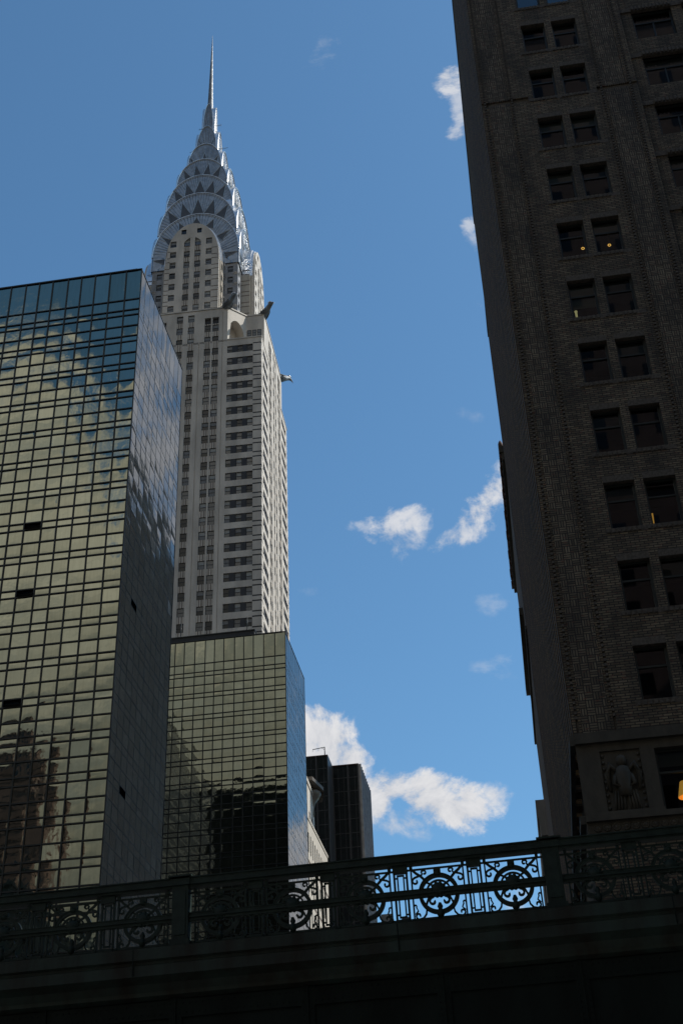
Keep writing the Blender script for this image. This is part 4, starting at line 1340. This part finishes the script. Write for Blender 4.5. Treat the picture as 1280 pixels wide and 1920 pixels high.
RL = thing('iron_railing', 'ornate dark green cast-iron railing with ring rosettes along the top of the viaduct', 'railing', (VX, 0, 7.40))
PY = [5.45+5.85*k for k in range(3, -6, -1)]
y0, y1 = PY[-1], PY[0]
b = MB(); b.box(-.13, .09, y0, y1, .985, 1.085, 'iron'); b.box(-.10, .06, y0, y1, .95, .985, 'iron'); b.box(-.15, .11, y0, y1, 1.085, 1.105, 'iron'); b.build('handrail', RL)
b = MB(); b.box(-.05, .03, y0, y1, .43, .545, 'iron'); b.box(-.075, .055, y0, y1, .475, .50, 'iron'); b.box(-.06, .12, y0, y1, .545, .556, 'iron'); b.build('middle_rail', RL)
b = MB(); b.box(-.025, .005, y0, y1, .862, .888, 'iron'); b.build('upper_bar', RL)
b = MB(); b.box(-.03, .01, y0, y1, .085, .115, 'iron'); b.build('lower_bar', RL)
def arc(cy, cz, r, a0, a1, n=14): return [(cy+r*math.cos(R(a0+(a1-a0)*i/n)), cz+r*math.sin(R(a0+(a1-a0)*i/n))) for i in range(n+1)]
def curl(cy, cz, r, a0, turns, sgn=1, n=18):
    return [(cy+r*(1-.72*i/n)*math.cos(R(a0+sgn*turns*360*i/n)), cz+r*(1-.72*i/n)*math.sin(R(a0+sgn*turns*360*i/n))) for i in range(n+1)]
CZ = .475
rs = MB()
rs.ribbon([(.285*math.cos(2*math.pi*i/40), CZ+.285*math.sin(2*math.pi*i/40)) for i in range(40)], .058, .07, 'iron', None, True)
rs.ribbon([(.308*math.cos(2*math.pi*i/40), CZ+.308*math.sin(2*math.pi*i/40)) for i in range(40)], .014, .09, 'iron', None, True)
rs.ribbon(arc(0, CZ+.02, .185, -4, 184, 20), .026, .04, 'iron')
for a in (46, 134): rs.ribbon([(.09*math.cos(R(a)), CZ+.05+.09*math.sin(R(a))), (.27*math.cos(R(a)), CZ+.27*math.sin(R(a)))], .026, .04, 'iron')
ring_me = rs.data('ring')
hb = MB()
T = Matrix.Translation((-.02, 0, CZ+.055)) @ Matrix.Rotation(-math.pi/2, 4, 'Y')
hb.lathe([(.105, -.05), (.115, .0), (.10, .03), (.07, .045), (.02, .06)], 'iron', 20, (0, 0, 0), T)
for q in range(10):
    a = 2*math.pi*q/10
    T2 = Matrix.Translation((-.02, .098*math.cos(a), CZ+.055+.098*math.sin(a))) @ Matrix.Rotation(-math.pi/2, 4, 'Y')
    hb.lathe([(.03, -.03), (.034, 0), (.02, .035)], 'iron', 8, (0, 0, 0), T2)
hub_me = hb.data('rosette')
scr = []
for sg in (1, -1):
    def F(pts): return [(sg*a, b) for a, b in pts]
    sc = MB()
    sc.ribbon(F([(.02, CZ-.02), (.10, CZ-.035)] + curl(.098, CZ-.115, .068, 95, .82, -1)), .032, .045, 'iron')
    sc.ribbon(F([(.09, CZ-.035), (.17, CZ-.07), (.205, CZ-.15), (.215, CZ-.20)]), .03, .04, 'iron')
    scr.append(sc.data('scrollwork')); sc = MB()
    sc.ribbon(F([(.20, CZ+.225), (.27, CZ+.30), (.33, CZ+.345), (.385, CZ+.40)]), .036, .035, 'iron')
    sc.ribbon(F([(.262, CZ+.285), (.235, CZ+.335)] + curl(.205, CZ+.345, .045, 15, .8, 1)), .024, .035, 'iron')
    sc.ribbon(F([(.285, CZ+.30), (.335, CZ+.285)] + curl(.345, CZ+.22, .058, 75, .85, -1)), .026, .035, 'iron')
    scr.append(sc.data('scrollwork')); sc = MB()
    sc.ribbon(F([(.205, CZ-.225), (.22, CZ-.30), (.265, CZ-.355), (.33, CZ-.372), (.385, CZ-.36)]), .026, .035, 'iron')
    sc.ribbon(F([(.355, CZ-.365)] + curl(.335, CZ-.315, .05, -70, .8, 1)), .024, .035, 'iron')
    sc.ribbon(F([(.385, CZ-.29), (.34, CZ-.24), (.365, CZ-.185)] + curl(.385, CZ-.165, .026, 200, .6, -1)), .02, .03, 'iron')
    scr.append(sc.data('scrollwork'))
fn = MB()
fn.prism([(-.04, -.055), (.02, -.055), (.02, .055), (-.04, .055)], .80, .875, 'iron')
fn.lathe([(.05, .0), (.062, .035), (.05, .06), (.02, .075)], 'iron', 14, (-.01, 0, .755))
top_me = fn.data('finial'); fn = MB()
fn.lathe([(.012, .085), (.035, .10), (.062, .155), (.055, .20), (.03, .235), (.045, .27), (.02, .33)], 'iron', 14, (-.01, 0, 0))
fin_me = fn.data('drop')
br = MB()
br.box(-.03, .01, -.012, .012, .03, .93, 'iron')
br.box(-.04, .02, -.024, .024, .885, .935, 'iron')
br.box(-.04, .02, -.024, .024, .045, .075, 'iron')
bar_me = br.data('side_bar')
bl = MB()
bl.box(-.06, .03, -.115, .115, .835, .95, 'iron')
bl.box(-.06, .03, -.10, .10, .0, .115, 'iron')
for sg in (1, -1):
    bl.box(-.03, .01, sg*.098-.016, sg*.098+.016, .115, .835, 'iron')
    bl.box(-.025, .005, sg*.047-.011, sg*.047+.011, .16, .80, 'iron')
bl.box(-.025, .005, -.058, .058, .79, .815, 'iron'); bl.box(-.025, .005, -.058, .058, .145, .17, 'iron')
for sg in (1, -1):
    bl.box(-.025, .005, sg*.072-.02, sg*.072+.02, .755, .775, 'iron'); bl.box(-.025, .005, sg*.072-.02, sg*.072+.02, .185, .205, 'iron')
bal_me = bl.data('baluster_panel')
pp = MB()
pp.box(-.12, .10, -.13, .13, 0, 1.04, 'iron'); pp.box(-.15, .13, -.16, .16, 0, .12, 'iron'); pp.box(-.15, .13, -.16, .16, .98, 1.06, 'iron')
pp.prism([(-.18, -.19), (.16, -.19), (.16, .19), (-.18, .19)], 1.106, 1.135, 'iron')
pp.box(-.135, -.12, -.09, .09, .2, .9, 'iron'); pp.box(-.15, .13, -.15, .15, 1.06, 1.106, 'iron')
post_me = pp.data('post')
def panel(y):
    q = link('rosette_panel', None, RL, (0, y, 0))
    q = bpy.data.objects[q.name]
    link('ring', ring_me, q); link('rosette', hub_me, q); [link('scrollwork', q_, q) for q_ in scr]; link('finial', top_me, q); link('drop', fin_me, q); link('side_bar', bar_me, q, (0, .405, 0)); link('side_bar', bar_me, q, (0, -.405, 0))
for py in PY: link('post', post_me, RL, (0, py, 0))
for pa, pc in zip(PY[:-1], PY[1:]):
    top = pa-.145-.06
    for k in range(5):
        yc = top-.42-k*1.15
        if -9 < yc < 14: panel(yc)
        if k < 4 and -9 < yc < 14: link('baluster_panel', bal_me, RL, (0, yc-.575, 0))

for o in (VD, RL): o.rotation_euler.x = VTILT
